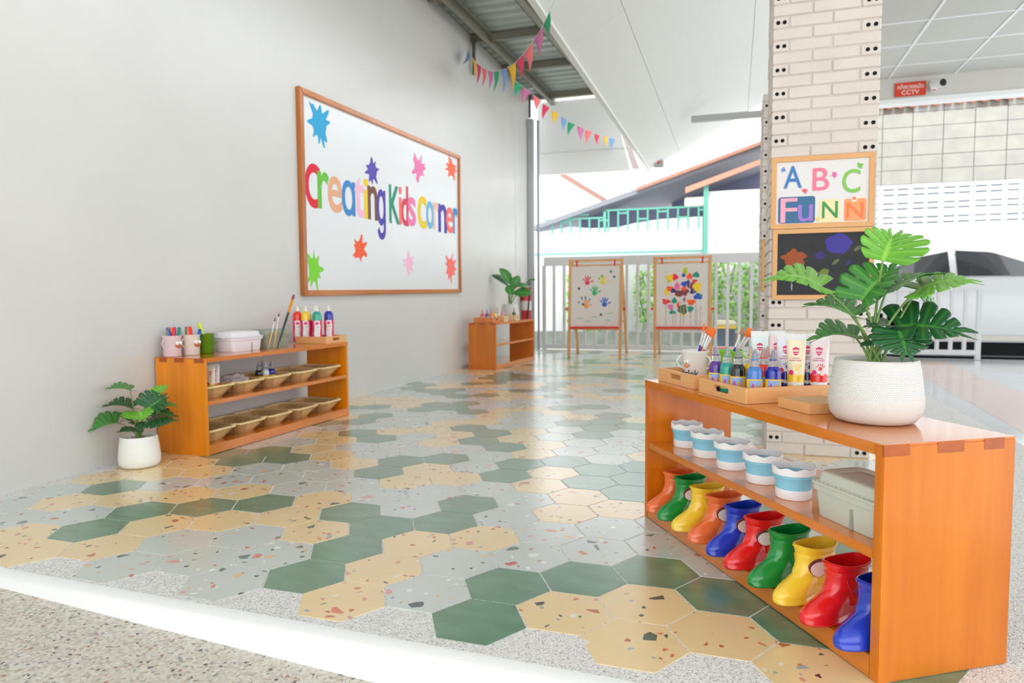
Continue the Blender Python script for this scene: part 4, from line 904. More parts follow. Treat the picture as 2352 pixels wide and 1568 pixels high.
def tube_paint(label, col, loc, rotz=0, group='squeeze tubes of finger paint in the large bamboo tray', tint=(240, 240, 244), lean=0):
    t = thing('paint_tube', label, 'tube', loc, rotz, group); H = .148
    M_t = mat('tube '+col+' tint', tint, rough=.3, coat=.3)
    mb = MB(); mb.lathe([(.012, 0), (.013, .001), (.013, .015), (.011, .017)], 24); mb.build('screw_cap', M_cw, t)
    def sec(z): f = max(0, (z-.02)/(H-.02)); return .0205+.003*f, .0185*(1-f)**.75+.0012
    N = 48; zz = [.017, .018, .030, .038, .058, .09, .12, H]; R_ = []
    for i, z in enumerate(zz):
        a, b = sec(z); amp = .0011 if i in (2, 3) else (.003 if i == 4 else 0)
        R_.append([(a*cos(2*pi*j/N), b*sin(2*pi*j/N), z+(amp*sin(2*pi*j/N*(9 if i < 4 else 7)) if amp else 0)) for j in range(N)])
    mb = MB(); mb.rings(R_, mrow=[1, 1, 0, 1, 2, 2, 2]); tb = mb.build('tube_body', [M_cw, PM[col], M_t], t, smooth=60)
    mb = MB(); mb.box(-.0238, .0238, -.0016, .0016, H-.001, H+.014); mb.build('crimped_end', M_cw, t)
    def wrap(V, F, nm, m):
        mb = MB(); vv = []
        for a, b, d in V:
            A_, B_ = sec(b); q = min(.95, abs(a)/A_); y = -B_*sqrt(1-q*q)-.0003-d; vv.append((a, y, b))
        mb.add(vv, F); mb.build(nm, m, tb, smooth=0)
    lg = MB(); flat(lg, [(x*.016, .118+y*.019) for x, y in shield()], 0, .0006, lambda a, b, d: (a, b, d)); wrap([(v[0], v[1], v[2]) for v in lg.v], lg.f, 'shield_logo', M_logo)
    lg = MB()
    for y0, y1, w in ((.1175, .1215, .0066), (.1125, .1136, .0058)): lg.box(-w, w, y0, y1, .0006, .0009)
    wrap([(v[0], v[1], v[2]) for v in lg.v], lg.f, 'logo_stripe', M_t)
    for s, y0, h, w in (('WASHABLE', .0985, .0030, .010), ('FINGER PAINT', .0925, .0036, .0145)):
        V, F = glyph(s, (-w, w, y0, y0+h), .0005, off=.01); wrap(V, F, 'lettering', M_tx)
    lg = MB(); 
    for k in range(5):
        a = radians(30+30*k); lg.add(*strip((.004+.006*cos(a), .074+.006*sin(a)), (.004+.0125*cos(a), .074+.0125*sin(a)), .0009))
    flat(lg, ellipse(.004, .073, .0042, .005, 12), 0, .0006, lambda a, b, d: (a, b, d)); wrap(lg.v, lg.f, 'hand_mark', PM[col])
    lg = MB(); flat(lg, ellipse(-.010, .063, .0060, .0065, 18), 0, .0008, lambda a, b, d: (a, b, d)); wrap(lg.v, lg.f, 'round_badge', M_logo)
    return t
def strip(p, q, w):
    dx, dy = q[0]-p[0], q[1]-p[1]; l = sqrt(dx*dx+dy*dy); nx, ny = -dy/l*w, dx/l*w
    return [(p[0]+nx, p[1]+ny, .0005), (p[0]-nx, p[1]-ny, .0005), (q[0]-nx, q[1]-ny, .0005), (q[0]+nx, q[1]+ny, .0005)], [(0, 1, 2, 3)]
PM['darkblue'] = mat('paint darkblue', (30, 44, 120), rough=.2, coat=.6); PM['tgreen'] = mat('paint tube green', (30, 150, 90), rough=.2, coat=.6)
PM['peach'] = mat('paint peach', (232, 96, 70), rough=.2, coat=.6)
for c, u, v, tn, rz, lb in (('tgreen', .690, .198, (226, 240, 240), .05, 'white squeeze tube with green print, behind the black dropper bottle'), ('peach', .685, .248, (244, 220, 214), .1, 'pale pink squeeze tube behind the green-printed one'), ('navy', .580, .205, (232, 234, 244), -.06, 'white squeeze tube with a navy base, left of the yellow tube'),
                            ('yellow', .524, .196, (250, 240, 206), -.16, 'cream squeeze tube with a yellow base, front of the tubes'), ('darkblue', .552, .252, (226, 228, 240), -.1, 'squeeze tube with a dark blue base, behind the yellow tube'), ('red', .506, .252, (246, 232, 232), -.2, 'white and red squeeze tube nearest the textured pot')):
    tube_paint(lb, c, RS(u, v, .4583), rz, tint=tn)
tube_paint('cream squeeze tube with a yellow base in the first basket of the left shelf', 'yellow', LS(.148, .10, .2585), .5, 'finger paint tubes in the first wicker basket', (250, 236, 206))
tube_paint('white squeeze tube with an orange base in the first basket of the left shelf', 'orange', LS(.200, .122, .2585), .5, 'finger paint tubes in the first wicker basket', (244, 226, 232))
tube_paint('teal-printed squeeze tube standing on the far shelf', 'teal', MS(.43, .15, .4625), -.4, 'squeeze tube on the far shelf', (226, 236, 236))
# squeeze paint bottles with labels on the left shelf
M_lw = mat('label white', (238, 236, 236), rough=.4); M_lt = mat('label text grey', (92, 90, 96), rough=.5); M_mag = mat('label magenta', (226, 40, 100), rough=.4); M_noz = mat('nozzle ivory', (236, 228, 214), rough=.4)
def squeeze(label, col, loc, rotz):
    t = thing('squeeze_bottle', label, 'bottle', loc, rotz, 'labelled squeeze paint bottles on the left shelf'); r = .028
    mb = MB(); mb.lathe([(.024, 0), (.027, .003), (r, .008), (r, .142), (.0275, .160), (.024, .172), (.016, .180), (.009, .183)], 40); mb.build('bottle_body', PM[col], t)
    mb = MB(); mb.lathe([(.010, .182), (.010, .190), (.0075, .193), (.0055, .212), (.005, .214)], 20); mb.build('nozzle', M_noz, t)
    mb = MB(); mb.lathe([(r+.0005, .008), (r+.0005, .128)], 40, cap0=False, cap1=False); lb = mb.build('label', M_mag, t)
    mb = MB(); wrap_grid(mb, [(-.016, .018, .010), (-.019, .016, .05), (-.015, .020, .09), (-.018, .015, .127)], r, .0010, -pi/2, 12); mb.build('label_panel', M_lw, lb)
    mb = MB(); curved(mb, ellipse(0, .111, .0105, .009, 20), r, .0018, -pi/2, 0); mb.build('round_logo', M_logo, lb)
    mb = MB()
    for i, w in enumerate((.013, .012, .011, .012, .009)): curved(mb, [(-.003, .088-.011*i), (w, .088-.011*i), (w, .093-.011*i if i == 0 else .090-.011*i), (-.003, .093-.011*i if i == 0 else .090-.011*i)], r, .0016, -pi/2, 0)
    curved(mb, [(-.016, .012), (-.004, .012), (-.006, .026), (-.016, .026)], r, .0018, -pi/2, 0)
    mb.build('label_print', M_lt, lb)
    return t
s0 = squeeze('red squeeze paint bottle, leftmost in the bamboo tray on the left shelf', 'red', LS(1.001, .236, .458), .56)
for c, u, v, lb in (('yellow', 1.001, .178, 'yellow squeeze paint bottle beside the red one on the left shelf'), ('white', 1.050, .148, 'white squeeze paint bottle half hidden behind the green one on the left shelf'), ('teal', 1.000, .098, 'green squeeze paint bottle in front in the tray on the left shelf'), ('navy', 1.110, .092, 'blue squeeze paint bottle, rightmost in the tray on the left shelf')):
    o = dup(s0, lb, LS(u, v, .458)); recolor(o, [PM['red']], [PM[c]])
for o_ in COL.objects:
    if o_.get('group') == 'finger paint tubes in the first wicker basket': o_.scale = (.92, .92, .9)
# ---------------- face buckets, cups, markers, brushes ----------------
M_eye = mat('eye white', (244, 244, 240), rough=.3); M_pup = mat('pupil', (30, 30, 34), rough=.3); M_lip = mat('lip tan', (224, 146, 104), rough=.45); M_lip2 = mat('lip brown', (190, 104, 72), rough=.45)
def bucket(name, label, loc, M, fa, h=.094, r0=.0365, r1=.0415, lip=M_lip, ears=None, face=True, text=None, fs=1.0, cat='bucket'):
    t = thing(name, label, cat, loc)
    mb = MB(); mb.lathe([(r0-.002, 0), (r0, .002), (r1-.0008, h-.006), (r1+.001, h-.004), (r1+.001, h), (r1-.0015, h), (r1-.003, h-.006), (r0-.002, .006), (.001, .005)], 48, cap1=False); b = mb.build('body', M, t, smooth=50)
    if face:
        fz = h*.60; rr_ = r0+(r1-r0)*.6
        def pt(a, z, d): return ((rr_+d)*cos(fa+a/rr_), (rr_+d)*sin(fa+a/rr_), z)
        mb = MB(); R_ = []
        mb.sphere((0, 0, 0), 1, n=18)
        v = [pt(x*.0115*fs, fz-.008+z*.0062*fs+.0025*(abs(x)**2), .001+max(-.2, -y)*.005) for x, y, z in mb.v]
        m2 = MB(); m2.add(v, mb.f); m2.build('lips', lip, t)
        for s in (-1, 1):
            m2 = MB(); m2.sphere(pt(s*.0048*fs-.001, fz+.003, .001), .0048*fs, n=14); e = m2.build('eye', M_eye, t)
            m2 = MB(); m2.sphere(pt(s*.0048*fs-.001, fz+.003, .0056*fs), .0013*fs, n=8); m2.build('pupil', M_pup, e)
    if ears:
        for ea in ears:
            rr_ = r0+(r1-r0)*.6; c_, s_ = cos(ea), sin(ea); q = []
            for k in range(21):
                u = pi*k/20; lob = .010+.004*abs(sin(3*u))
                d = (rr_-.002)+lob*1.35*sin(u); z = h*.62-.019*cos(u); q.append((d*c_, d*s_, z))
            mb = MB(); mb.tube(q, .0022, 8); mb.build('handle', M, t)
    if text:
        rr_ = r0+.0016; V, F = glyph(text, (-.034, .034, .014, .036), .0008, off=.004)
        ta = fa+.10
        mb = MB(); mb.add([((rr_+d)*cos(ta+a/rr_), (rr_+d)*sin(ta+a/rr_), z) for a, z, d in V], F); mb.build('lettering', mat('black print', (22, 22, 24), rough=.4), t, smooth=0)
    return t
bucket('paint_bucket', 'white bucket with a googly-eyed face and black lettering in the small bamboo tray', RS(.905, .115, .458), mat('bucket white', (238, 237, 234), rough=.4), radians(-128), ears=(radians(180), radians(-28)), text='kärlek')
bucket('paint_bucket', 'green bucket with a googly-eyed face behind the white bucket', RS(.872, .212, .458), mat('bucket green', (130, 196, 62), rough=.4), radians(-135), ears=(radians(-10),), r0=.037, r1=.043)
bucket('paint_bucket', 'pink-rimmed bucket at the back of the small bamboo tray', RS(.948, .234, .458), mat('bucket pink', (244, 168, 168), rough=.4), 0, face=False, h=.098, r0=.026, r1=.029)
bucket('pen_cup', 'pink pen cup with a face at the near end of the left shelf', LS(.052, .232, .4505), mat('cup pink', (232, 206, 212), rough=.45), radians(2), ears=(radians(-95),), lip=M_lip2, h=.098, r0=.039, r1=.041, fs=1.9, cat='cup')
bucket('pen_cup', 'white pen cup with a face, second from the near end of the left shelf', LS(.140, .205, .4505), mat('cup cream', (230, 222, 212), rough=.45), radians(2), ears=(radians(-95),), lip=M_lip2, h=.098, r0=.038, r1=.041, fs=1.9, cat='cup')
bucket('paint_bucket', 'green bucket between the white cup and the white box on the left shelf', LS(.236, .205, .4505), mat('bucket deep green', (92, 140, 22), rough=.4), 0, face=False, ears=(radians(10),), h=.098, r0=.035, r1=.038)
MK = {'red': (226, 30, 34), 'yellow': (244, 190, 40), 'blue': (20, 66, 180), 'teal': (20, 130, 112), 'olive': (104, 124, 104), 'purple': (150, 90, 180), 'orange': (244, 106, 36), 'dgreen': (20, 110, 70), 'lime': (206, 228, 50)}
def marker(label, loc, col, lean, h=.130, r=.0068, g=None):
    t = thing('marker_pen', label, 'pen', loc, 0, g); M = mat('marker '+col, MK[col], rough=.3)
    d = Vector((lean[0], lean[1], 1)).normalized()
    mb = MB(); mb.tube([d*.0, d*h*.66], r, 14); mb.build('barrel', M_white, t)
    mb = MB(); mb.tube([d*h*.655, d*(h*.985), d*h], [r*1.12, r*1.12, r*.9], 14); mb.build('cap', M, t)
GA, GB = 'marker pens in the pink cup', 'marker pens in the white cup'
cA, cB = LS(.052, .232, .4575), LS(.140, .205, .4575)
al = Vector((cos(AL), sin(AL), 0)); vl = Vector((-sin(AL), cos(AL), 0)); rgt = Vector((.70, .71, 0))
for off, col, ln, lb in ((-.018, 'olive', 0, 'grey-green marker at the left of the pink cup'), (-.013, 'yellow', .02, 'yellow marker in the pink cup'), (-.007, 'red', .06, 'red marker in the pink cup'), (.000, 'orange', -.02, 'orange marker in the pink cup, behind the red'), (.006, 'blue', -.1, 'blue marker in the pink cup'), (.012, 'purple', .02, 'lilac marker in the pink cup'), (.018, 'teal', .05, 'teal marker at the right of the pink cup')):
    marker(lb, cA+rgt*off+vl*(.006 if col in ('orange', 'purple', 'yellow') else -.004), col, rgt*ln*2, .130, g=GA)
for off, col, ln, lb in ((-.020, 'olive', 0, 'dark marker at the left of the white cup'), (-.014, 'orange', .0, 'orange marker in the white cup'), (-.006, 'dgreen', .04, 'green marker low in the white cup'), (-.001, 'purple', -.02, 'lilac marker in the white cup'), (.008, 'red', -.1, 'red marker in the white cup'), (.020, 'blue', .16, 'blue marker leaning right in the white cup')):
    marker(lb, cB+rgt*off+vl*(.006 if col in ('purple', 'dgreen') else -.004), col, rgt*ln, .118 if col in ('dgreen', 'blue') else .13, g=GB)
marker('fat lime highlighter leaning out of the green bucket on the left shelf', LS(.236, .205, .4575)+rgt*.014, 'lime', rgt*-.30, .150, .0078)
def brush(label, base, tip, hcol, bcol=(244, 120, 44), fcol=(236, 236, 238), r=.0032, flatw=1.0, cat='brush', group=None, split=(.60, .84)):
    base, tip = Vector(base), Vector(tip); t = thing('paint_brush', label, cat, base, 0, group); d = tip-base
    mb = MB(); mb.tube([d*0, d*.15, d*split[0]*.8, d*split[0]], [r*.45, r*.75, r*1.15, r*.95], 12); mb.build('handle', mat('handle %d %d %d' % hcol, hcol, rough=.25, coat=.5), t)
    mb = MB(); mb.tube([d*(split[0]-.005), d*split[1]], [r*1.0, r*(.9 if flatw <= 1 else 1.2)], 12); mb.build('ferrule', mat('ferrule %d %d %d' % fcol, fcol, rough=.25, metal=.6), t)
    mb = MB(); w = r*flatw
    mb.tube([d*(split[1]-.005), d*(split[1]+.05), d*.96, d], [r*.95, w*1.15, w*(1.0 if flatw > 1 else .6), w*(.75 if flatw > 1 else .1)], 12); mb.build('bristles', mat('bristle %d %d %d' % bcol, bcol, rough=.7), t)
    return t
bw = RS(.905, .115, .464)
GW = 'thin paint brushes in the white bucket'
brush('blue-handled thin brush in the white bucket, tallest', bw+U*.01, RS(.876, .130, .640), (36, 84, 200), group=GW)
brush('red-handled thin brush in the white bucket', bw+U*.012+V_*-.004, RS(.892, .152, .632), (220, 34, 40), group=GW)
brush('flat orange-tipped brush with a clear handle in the white bucket', bw+V_*-.008+U*.006, RS(.872, .152, .624), (214, 196, 150), flatw=1.6, group=GW)
brush('flat orange-tipped brush with a pink handle in the white bucket', bw+U*.012+V_*-.012, RS(.846, .148, .621), (214, 50, 130), flatw=1.5, group=GW)
brush('magenta-handled brush leaning furthest right in the white bucket', bw+U*.022+V_*-.008, RS(.828, .142, .618), (198, 40, 120), group=GW)
gw = RS(.872, .212, .464); GG = 'paint brushes in the green bucket'
brush('blue-handled brush leaning out of the green bucket', gw+V_*-.014+U*.006, RS(.840, .240, .629), (70, 50, 170), bcol=(196, 130, 70), group=GG)
brush('fat orange-tipped brush with a purple handle in the green bucket', gw+U*.016+V_*-.010, RS(.812, .246, .622), (56, 44, 160), flatw=1.9, group=GG, r=.004)
brush('brown-handled brush leaning low out of the green bucket', gw+U*.014+V_*-.020, RS(.815, .264, .620), (60, 96, 60), group=GG)
GL = 'brushes leaning on the grey-green box'
brush('thin small brush with a dark tip, left of the three leaning brushes', LS(.545, .085, .452), LS(.640, .108, .618), (232, 176, 100), bcol=(70, 40, 44), r=.003, split=(.52, .86), group=GL)
brush('thin small brush with a dark tip, middle of the three leaning brushes', LS(.590, .085, .452), LS(.672, .108, .642), (236, 170, 84), bcol=(66, 44, 40), r=.0034, split=(.52, .88), group=GL)
brush('long dark green brush with an orange ferrule and maroon bristles on the left shelf', LS(.600, .070, .4535), LS(.800, .105, .737), (16, 52, 44), bcol=(150, 76, 84), fcol=(240, 150, 40), r=.0062, flatw=1.25, split=(.66, .90), group=GL)

# ---------------- wicker baskets ----------------
M_wk = mat('wicker', (232, 194, 130), rough=.6)
N_, L_n, b_ = nodes_of(M_wk)
tc_ = N_.new('ShaderNodeTexCoord'); mp_ = N_.new('ShaderNodeMapping'); mp_.inputs['Scale'].default_value = (58, 26, 1); L_n.new(tc_.outputs['UV'], mp_.inputs['Vector'])
br_ = N_.new('ShaderNodeTexBrick'); br_.inputs['Scale'].default_value = 1; br_.inputs['Brick Width'].default_value = 1; br_.inputs['Row Height'].default_value = 1; br_.inputs['Mortar Size'].default_value = .10; br_.inputs['Mortar Smooth'].default_value = .8
for k_, c_ in (('Color1', (240, 206, 146)), ('Color2', (222, 182, 118)), ('Mortar', (166, 116, 62))): br_.inputs[k_].default_value = (*lin(c_), 1)
L_n.new(mp_.outputs[0], br_.inputs['Vector']); L_n.new(br_.outputs['Color'], b_.inputs['Base Color'])
bp_ = N_.new('ShaderNodeBump'); bp_.inputs['Strength'].default_value = 1; bp_.inputs['Distance'].default_value = .003; L_n.new(br_.outputs['Fac'], bp_.inputs['Height']); bp_.invert = True; L_n.new(bp_.outputs['Normal'], b_.inputs['Normal'])
M_wk2 = mat('wicker rim', (240, 210, 154), rough=.6, var=.15, vscale=140)
def basket(label, loc, rotz, group):
    t = thing('wicker_basket', label, 'basket', loc, rotz, group); N = 112
    def ring(w, d, z, r, ph=0, amp=0):
        P = rrect(-w/2, w/2, -d/2, d/2, r, 27); out = []
        for i, (x, y) in enumerate(P):
            l = sqrt(x*x+y*y); k = 1+amp*(1 if ((i//2) % 2) ^ ph else -1)/l
            out.append((x*k, y*k, z))
        return out
    h = .057; R_ = [ring(.115, .165, 0, .03)]
    for i in range(11):
        f = i/10; R_.append(ring(.118+.082*f, .168+.075*f, .002+h*f*.93, .032, i % 2, .0011))
    for i in range(10, -1, -1):
        f = i/10; R_.append(ring(.112+.082*f, .162+.075*f, .004+h*f*.93, .03, i % 2, .0008))
    mb = MB(); mb.rings(R_); mb.build('woven_body', M_wk, t, smooth=20)
    P = rrect(-.1, .1, -.1225, .1225, .034, 27); mb = MB(); R_ = []
    n = len(P)
    for i in range(n):
        p = Vector((*P[i], h)); q = Vector((*P[(i+1) % n], h)); d = (q-p).normalized() if (q-p).length > 1e-6 else Vector((1, 0, 0)); s = Vector((d.y, -d.x, 0)); rr_ = .0056*(1+.22*sin(i*1.9))
        R_.append([tuple(p+s*rr_*cos(2*pi*k/8)+Vector((0, 0, rr_*sin(2*pi*k/8)))) for k in range(8)])
    R_.append(R_[0]); mb.rings(R_, cap0=False, cap1=False); mb.build('rolled_rim', M_wk2, t, smooth=60)
    return t
GT, GBm = 'wicker baskets on the middle level of the left shelf', 'wicker baskets on the bottom level of the left shelf'
b0 = basket('wicker basket holding two paint tubes, nearest on the middle level', LS(.132, .145, .2505), AL, GT)
ORD_ = ['second', 'middle', 'fourth', 'far-end']
for u, lb in ((.345, 'wicker basket holding a crumpled clear bag on the middle level'), (.562, 'wicker basket holding small dropper bottles on the middle level'), (.800, 'empty wicker basket fourth along on the middle level'), (1.034, 'empty wicker basket at the far end of the middle level')): dup(b0, lb, LS(u, .145, .2505), group=GT)
for u, lb in ((.130, 'empty wicker basket nearest on the bottom level, cut off by the side panel'), (.344, 'empty wicker basket second along on the bottom level'), (.563, 'empty wicker basket in the middle of the bottom level'), (.795, 'empty wicker basket fourth along on the bottom level'), (1.030, 'empty wicker basket at the far end of the bottom level')): dup(b0, lb, LS(u, .145, .0455), group=GBm)
R = random.Random(12); mb = MB(); mb.sphere((0, 0, 0), 1, n=22)
v = []
for x, y, z in mb.v:
    k = 1+.22*sin(7*x+3*y)*cos(5*z+2*y)+.12*sin(13*y+4*x)+R.uniform(-.05, .05); v.append((x*.062*k, y*.075*k, max(-.018, z*.036*k)))
m2 = MB(); m2.add(v, mb.f); tag(m2.build('plastic_bag', mat('clear bag', (232, 226, 230), rough=.3, trans=.15, coat=.4), loc=LS(.345, .14, .300), rotz=AL, smooth=30), 'crumpled clear plastic bag lying in the second wicker basket', 'bag')

# ---------------- notice board with paper letters ----------------
bd = thing('notice_board', 'large white notice board in an orange wooden frame on the left wall', 'board', (WX, 5.0, 1.4))
Q = [(3.716, 2.017), (6.338, 2.085), (6.331, .758), (3.713, .731)]
o = Vector((WX, 5.0, 1.4))
def fq(a, b, d): return (d, a-o.y, b-o.z)
mb = MB(); flat(mb, Q, .0005, .009, fq); mb.build('panel', mat('board white', (226, 228, 230), rough=.35, coat=.2), bd, smooth=0)
IN = [(3.762, 1.982), (6.302, 2.050), (6.296, .792), (3.757, .768)]
M_fr = wood('frame orange', (206, 126, 54), (170, 92, 32), 1, freq=14); M_fr2 = wood('frame orange upright', (196, 116, 44), (160, 84, 26), 2, freq=14)
for i, nm in enumerate(('frame_rail', 'frame_stile', 'frame_rail', 'frame_stile')):
    j = (i+1) % 4; mb = MB(); flat(mb, [Q[i], Q[j], IN[j], IN[i]], .0005, .028, fq); mb.build(nm, M_fr if i % 2 == 0 else M_fr2, bd, bevel=.003)
PC = {'red': (222, 44, 62), 'green': (108, 190, 68), 'tan': (232, 172, 138), 'blue': (70, 140, 206), 'lightpink': (246, 190, 214), 'yellow': (240, 206, 60), 'brown': (124, 82, 70), 'indigo': (84, 74, 172), 'teal': (48, 150, 124), 'coral': (248, 120, 110), 'rose': (216, 74, 96), 'pink': (240, 130, 180), 'skyblue': (120, 184, 226), 'peach': (240, 200, 180),
      'violet': (96, 80, 176), 'vermilion': (252, 112, 80), 'orange': (248, 98, 60), 'lime': (128, 214, 60), 'salmon': (250, 128, 130), 'mauve': (206, 120, 166), 'gold': (240, 190, 50)}
PAP = {k: mat('paper '+k, v, rough=.75) for k, v in PC.items()}
PAP['skysplat'] = mat('paper sky splat', (52, 164, 212), rough=.75)
WORD = ['first word'] * 8 + ['second word'] * 4 + ['third word'] * 6
LETN = {'red': 'red', 'green': 'green', 'tan': 'tan', 'blue': 'blue', 'lightpink': 'pale pink', 'yellow': 'yellow', 'brown': 'brown', 'indigo': 'indigo', 'teal': 'teal green', 'coral': 'coral', 'rose': 'rose red', 'pink': 'pink', 'skyblue': 'sky blue', 'peach': 'peach'}
AFT = ['first on the board', 'after the red C', 'after the green r', 'after the tan e', 'after the blue a', 'after the pale pink t', 'after the yellow i', 'ending the first word', 'starting the middle word', 'after the teal K', 'between coral i and pink s', 'ending the middle word', 'starting the last word', 'after the yellow c', 'after the sky blue o', 'between peach r and coral e', 'after the indigo n near the right frame', 'last, touching the right frame']
for i, (ch, k, a0, a1, z0, z1) in enumerate(LETTERS):
    V, F = glyph({'a': 'ɑ', 'g': 'ɡ'}.get(ch, ch), (a0, a1, z0, z1), .0016+.00012*i, off=.03 if ch == 'C' else .014)
    c = Vector((WX+.0092, (a0+a1)/2, z0)); mb = MB(); mb.add([(d, a-c.y, b-c.z) for a, b, d in V], F)
    tag(mb.build('paper_letter', PAP[k], loc=c, smooth=0), '%s paper letter %s, %s' % (LETN[k], ch, AFT[i]), 'letter', 'cut-out paper letters on the notice board')
SPN = ['sky blue paint-splat cutout at the upper left of the notice board', 'violet paint-splat cutout above the first word', 'pink paint-splat cutout above the middle of the notice board', 'vermilion paint-splat cutout in the upper right corner of the notice board', 'bright orange paint-splat cutout below the first word', 'lime green paint-splat cutout in the lower left corner of the notice board', 'pale pink paint-splat cutout at the lower middle right of the board', 'coral paint-splat cutout near the lower right corner of the notice board']
for i, (k, a0, a1, z0, z1) in enumerate(SPLATS):
    a1 = min(a1, 6.293); c = Vector((WX+.0092, (a0+a1)/2, z0)); mb = MB(); flat(mb, splat_poly((a0, a1, z0, z1), 20+i*3, 9 if i else 10), 0, .002, lambda a, b, d: (d, a-c.y, b-c.z))
    tag(mb.build('paper_splat', PAP['skysplat'] if i == 0 else PAP[k], loc=c, smooth=0), SPN[i], 'cutout', 'paint-splat cutouts on the notice board')

# ---------------- bunting ----------------
FC = {'blue': (124, 164, 212), 'yellow': (242, 190, 44), 'red': (228, 62, 100), 'salmon': (250, 124, 132), 'mauve': (208, 118, 168), 'green': (48, 164, 116)}
FMt = {k: mat('flag '+k, v, rough=.85) for k, v in FC.items()}
def bunting(label, data):
    F, p0, p1 = data; o = Vector(p0); t = thing('bunting', label, 'bunting', o)
    pts = [Vector(p0)]+[Vector(q) for f in F for q in f[1:3]]+[Vector(p1)]
    mb = MB(); mb.tube([p-o for p in pts], .0018, 6); mb.build('string', mat('string', (226, 222, 214), rough=.8), t)
    for k, a, b, c in F:
        a, b, c = Vector(a)-o, Vector(b)-o, Vector(c)-o; n = (b-a).cross(c-a).normalized(); v = []; f = []; q = 6
        for i in range(q+1):
            s = i/q; L0, R0 = a.lerp(c, s), b.lerp(c, s)
            for j in range(3): v.append(L0.lerp(R0, j/2)+n*(.010*sin(s*pi*1.1)+(.004 if j == 1 else 0)*(1-s)))
        for i in range(q):
            for j in range(2): f.append((i*3+j, i*3+j+1, i*3+4+j, i*3+3+j))
        mb = MB(); mb.add(v, f); fl = mb.build('flag', FMt[k], t, smooth=60); so = fl.modifiers.new('thickness', 'SOLIDIFY'); so.thickness = .0008
bunting('string of coloured pennant flags sagging from the left wall up to the sloping ceiling', STRAND_A)
bunting('string of coloured pennant flags running away along the canopy edge to the far post', STRAND_B)

# ---------------- easels ----------------
EW = wood('easel beech', (226, 174, 118), (206, 148, 92), 2, rough=.45, coat=.1, freq=16); M_er = mat('easel red', (228, 46, 38), rough=.4); M_es = mat('easel sheet', (222, 214, 206), rough=.6)
def bar(mb, p, q, w, d, mi=0):
    p, q = Vector(p), Vector(q); t = (q-p).normalized(); x = Vector((1, 0, 0)) if abs(t.x) < .8 else Vector((0, 0, 1)); x = (x-t*x.dot(t)).normalized(); y = t.cross(x)
    v = [P+x*sx*w/2+y*sy*d/2 for P in (p, q) for sx, sy in ((-1, -1), (1, -1), (1, 1), (-1, 1))]
    mb.add(v, [(3, 2, 1, 0), (4, 5, 6, 7), (0, 1, 5, 4), (1, 2, 6, 5), (2, 3, 7, 6), (3, 0, 4, 7)], mi)
def hand(cx, cy, s, ang=0):
    out = [ellipse(cx, cy-.018*s, .030*s, .032*s, 16)]
    for a, l, w in ((2.35, .055, .0075), (1.85, .072, .0085), (1.5, .076, .0085), (1.12, .068, .0085), (.35, .055, .009)):
        a += ang; b = .036*s; out.append(ellipse(cx+cos(a)*(b+l*s*.42), cy-.018*s+sin(a)*(b+l*s*.42), l*s*.48, w*s, 12, a))
    return out
ART = [0]
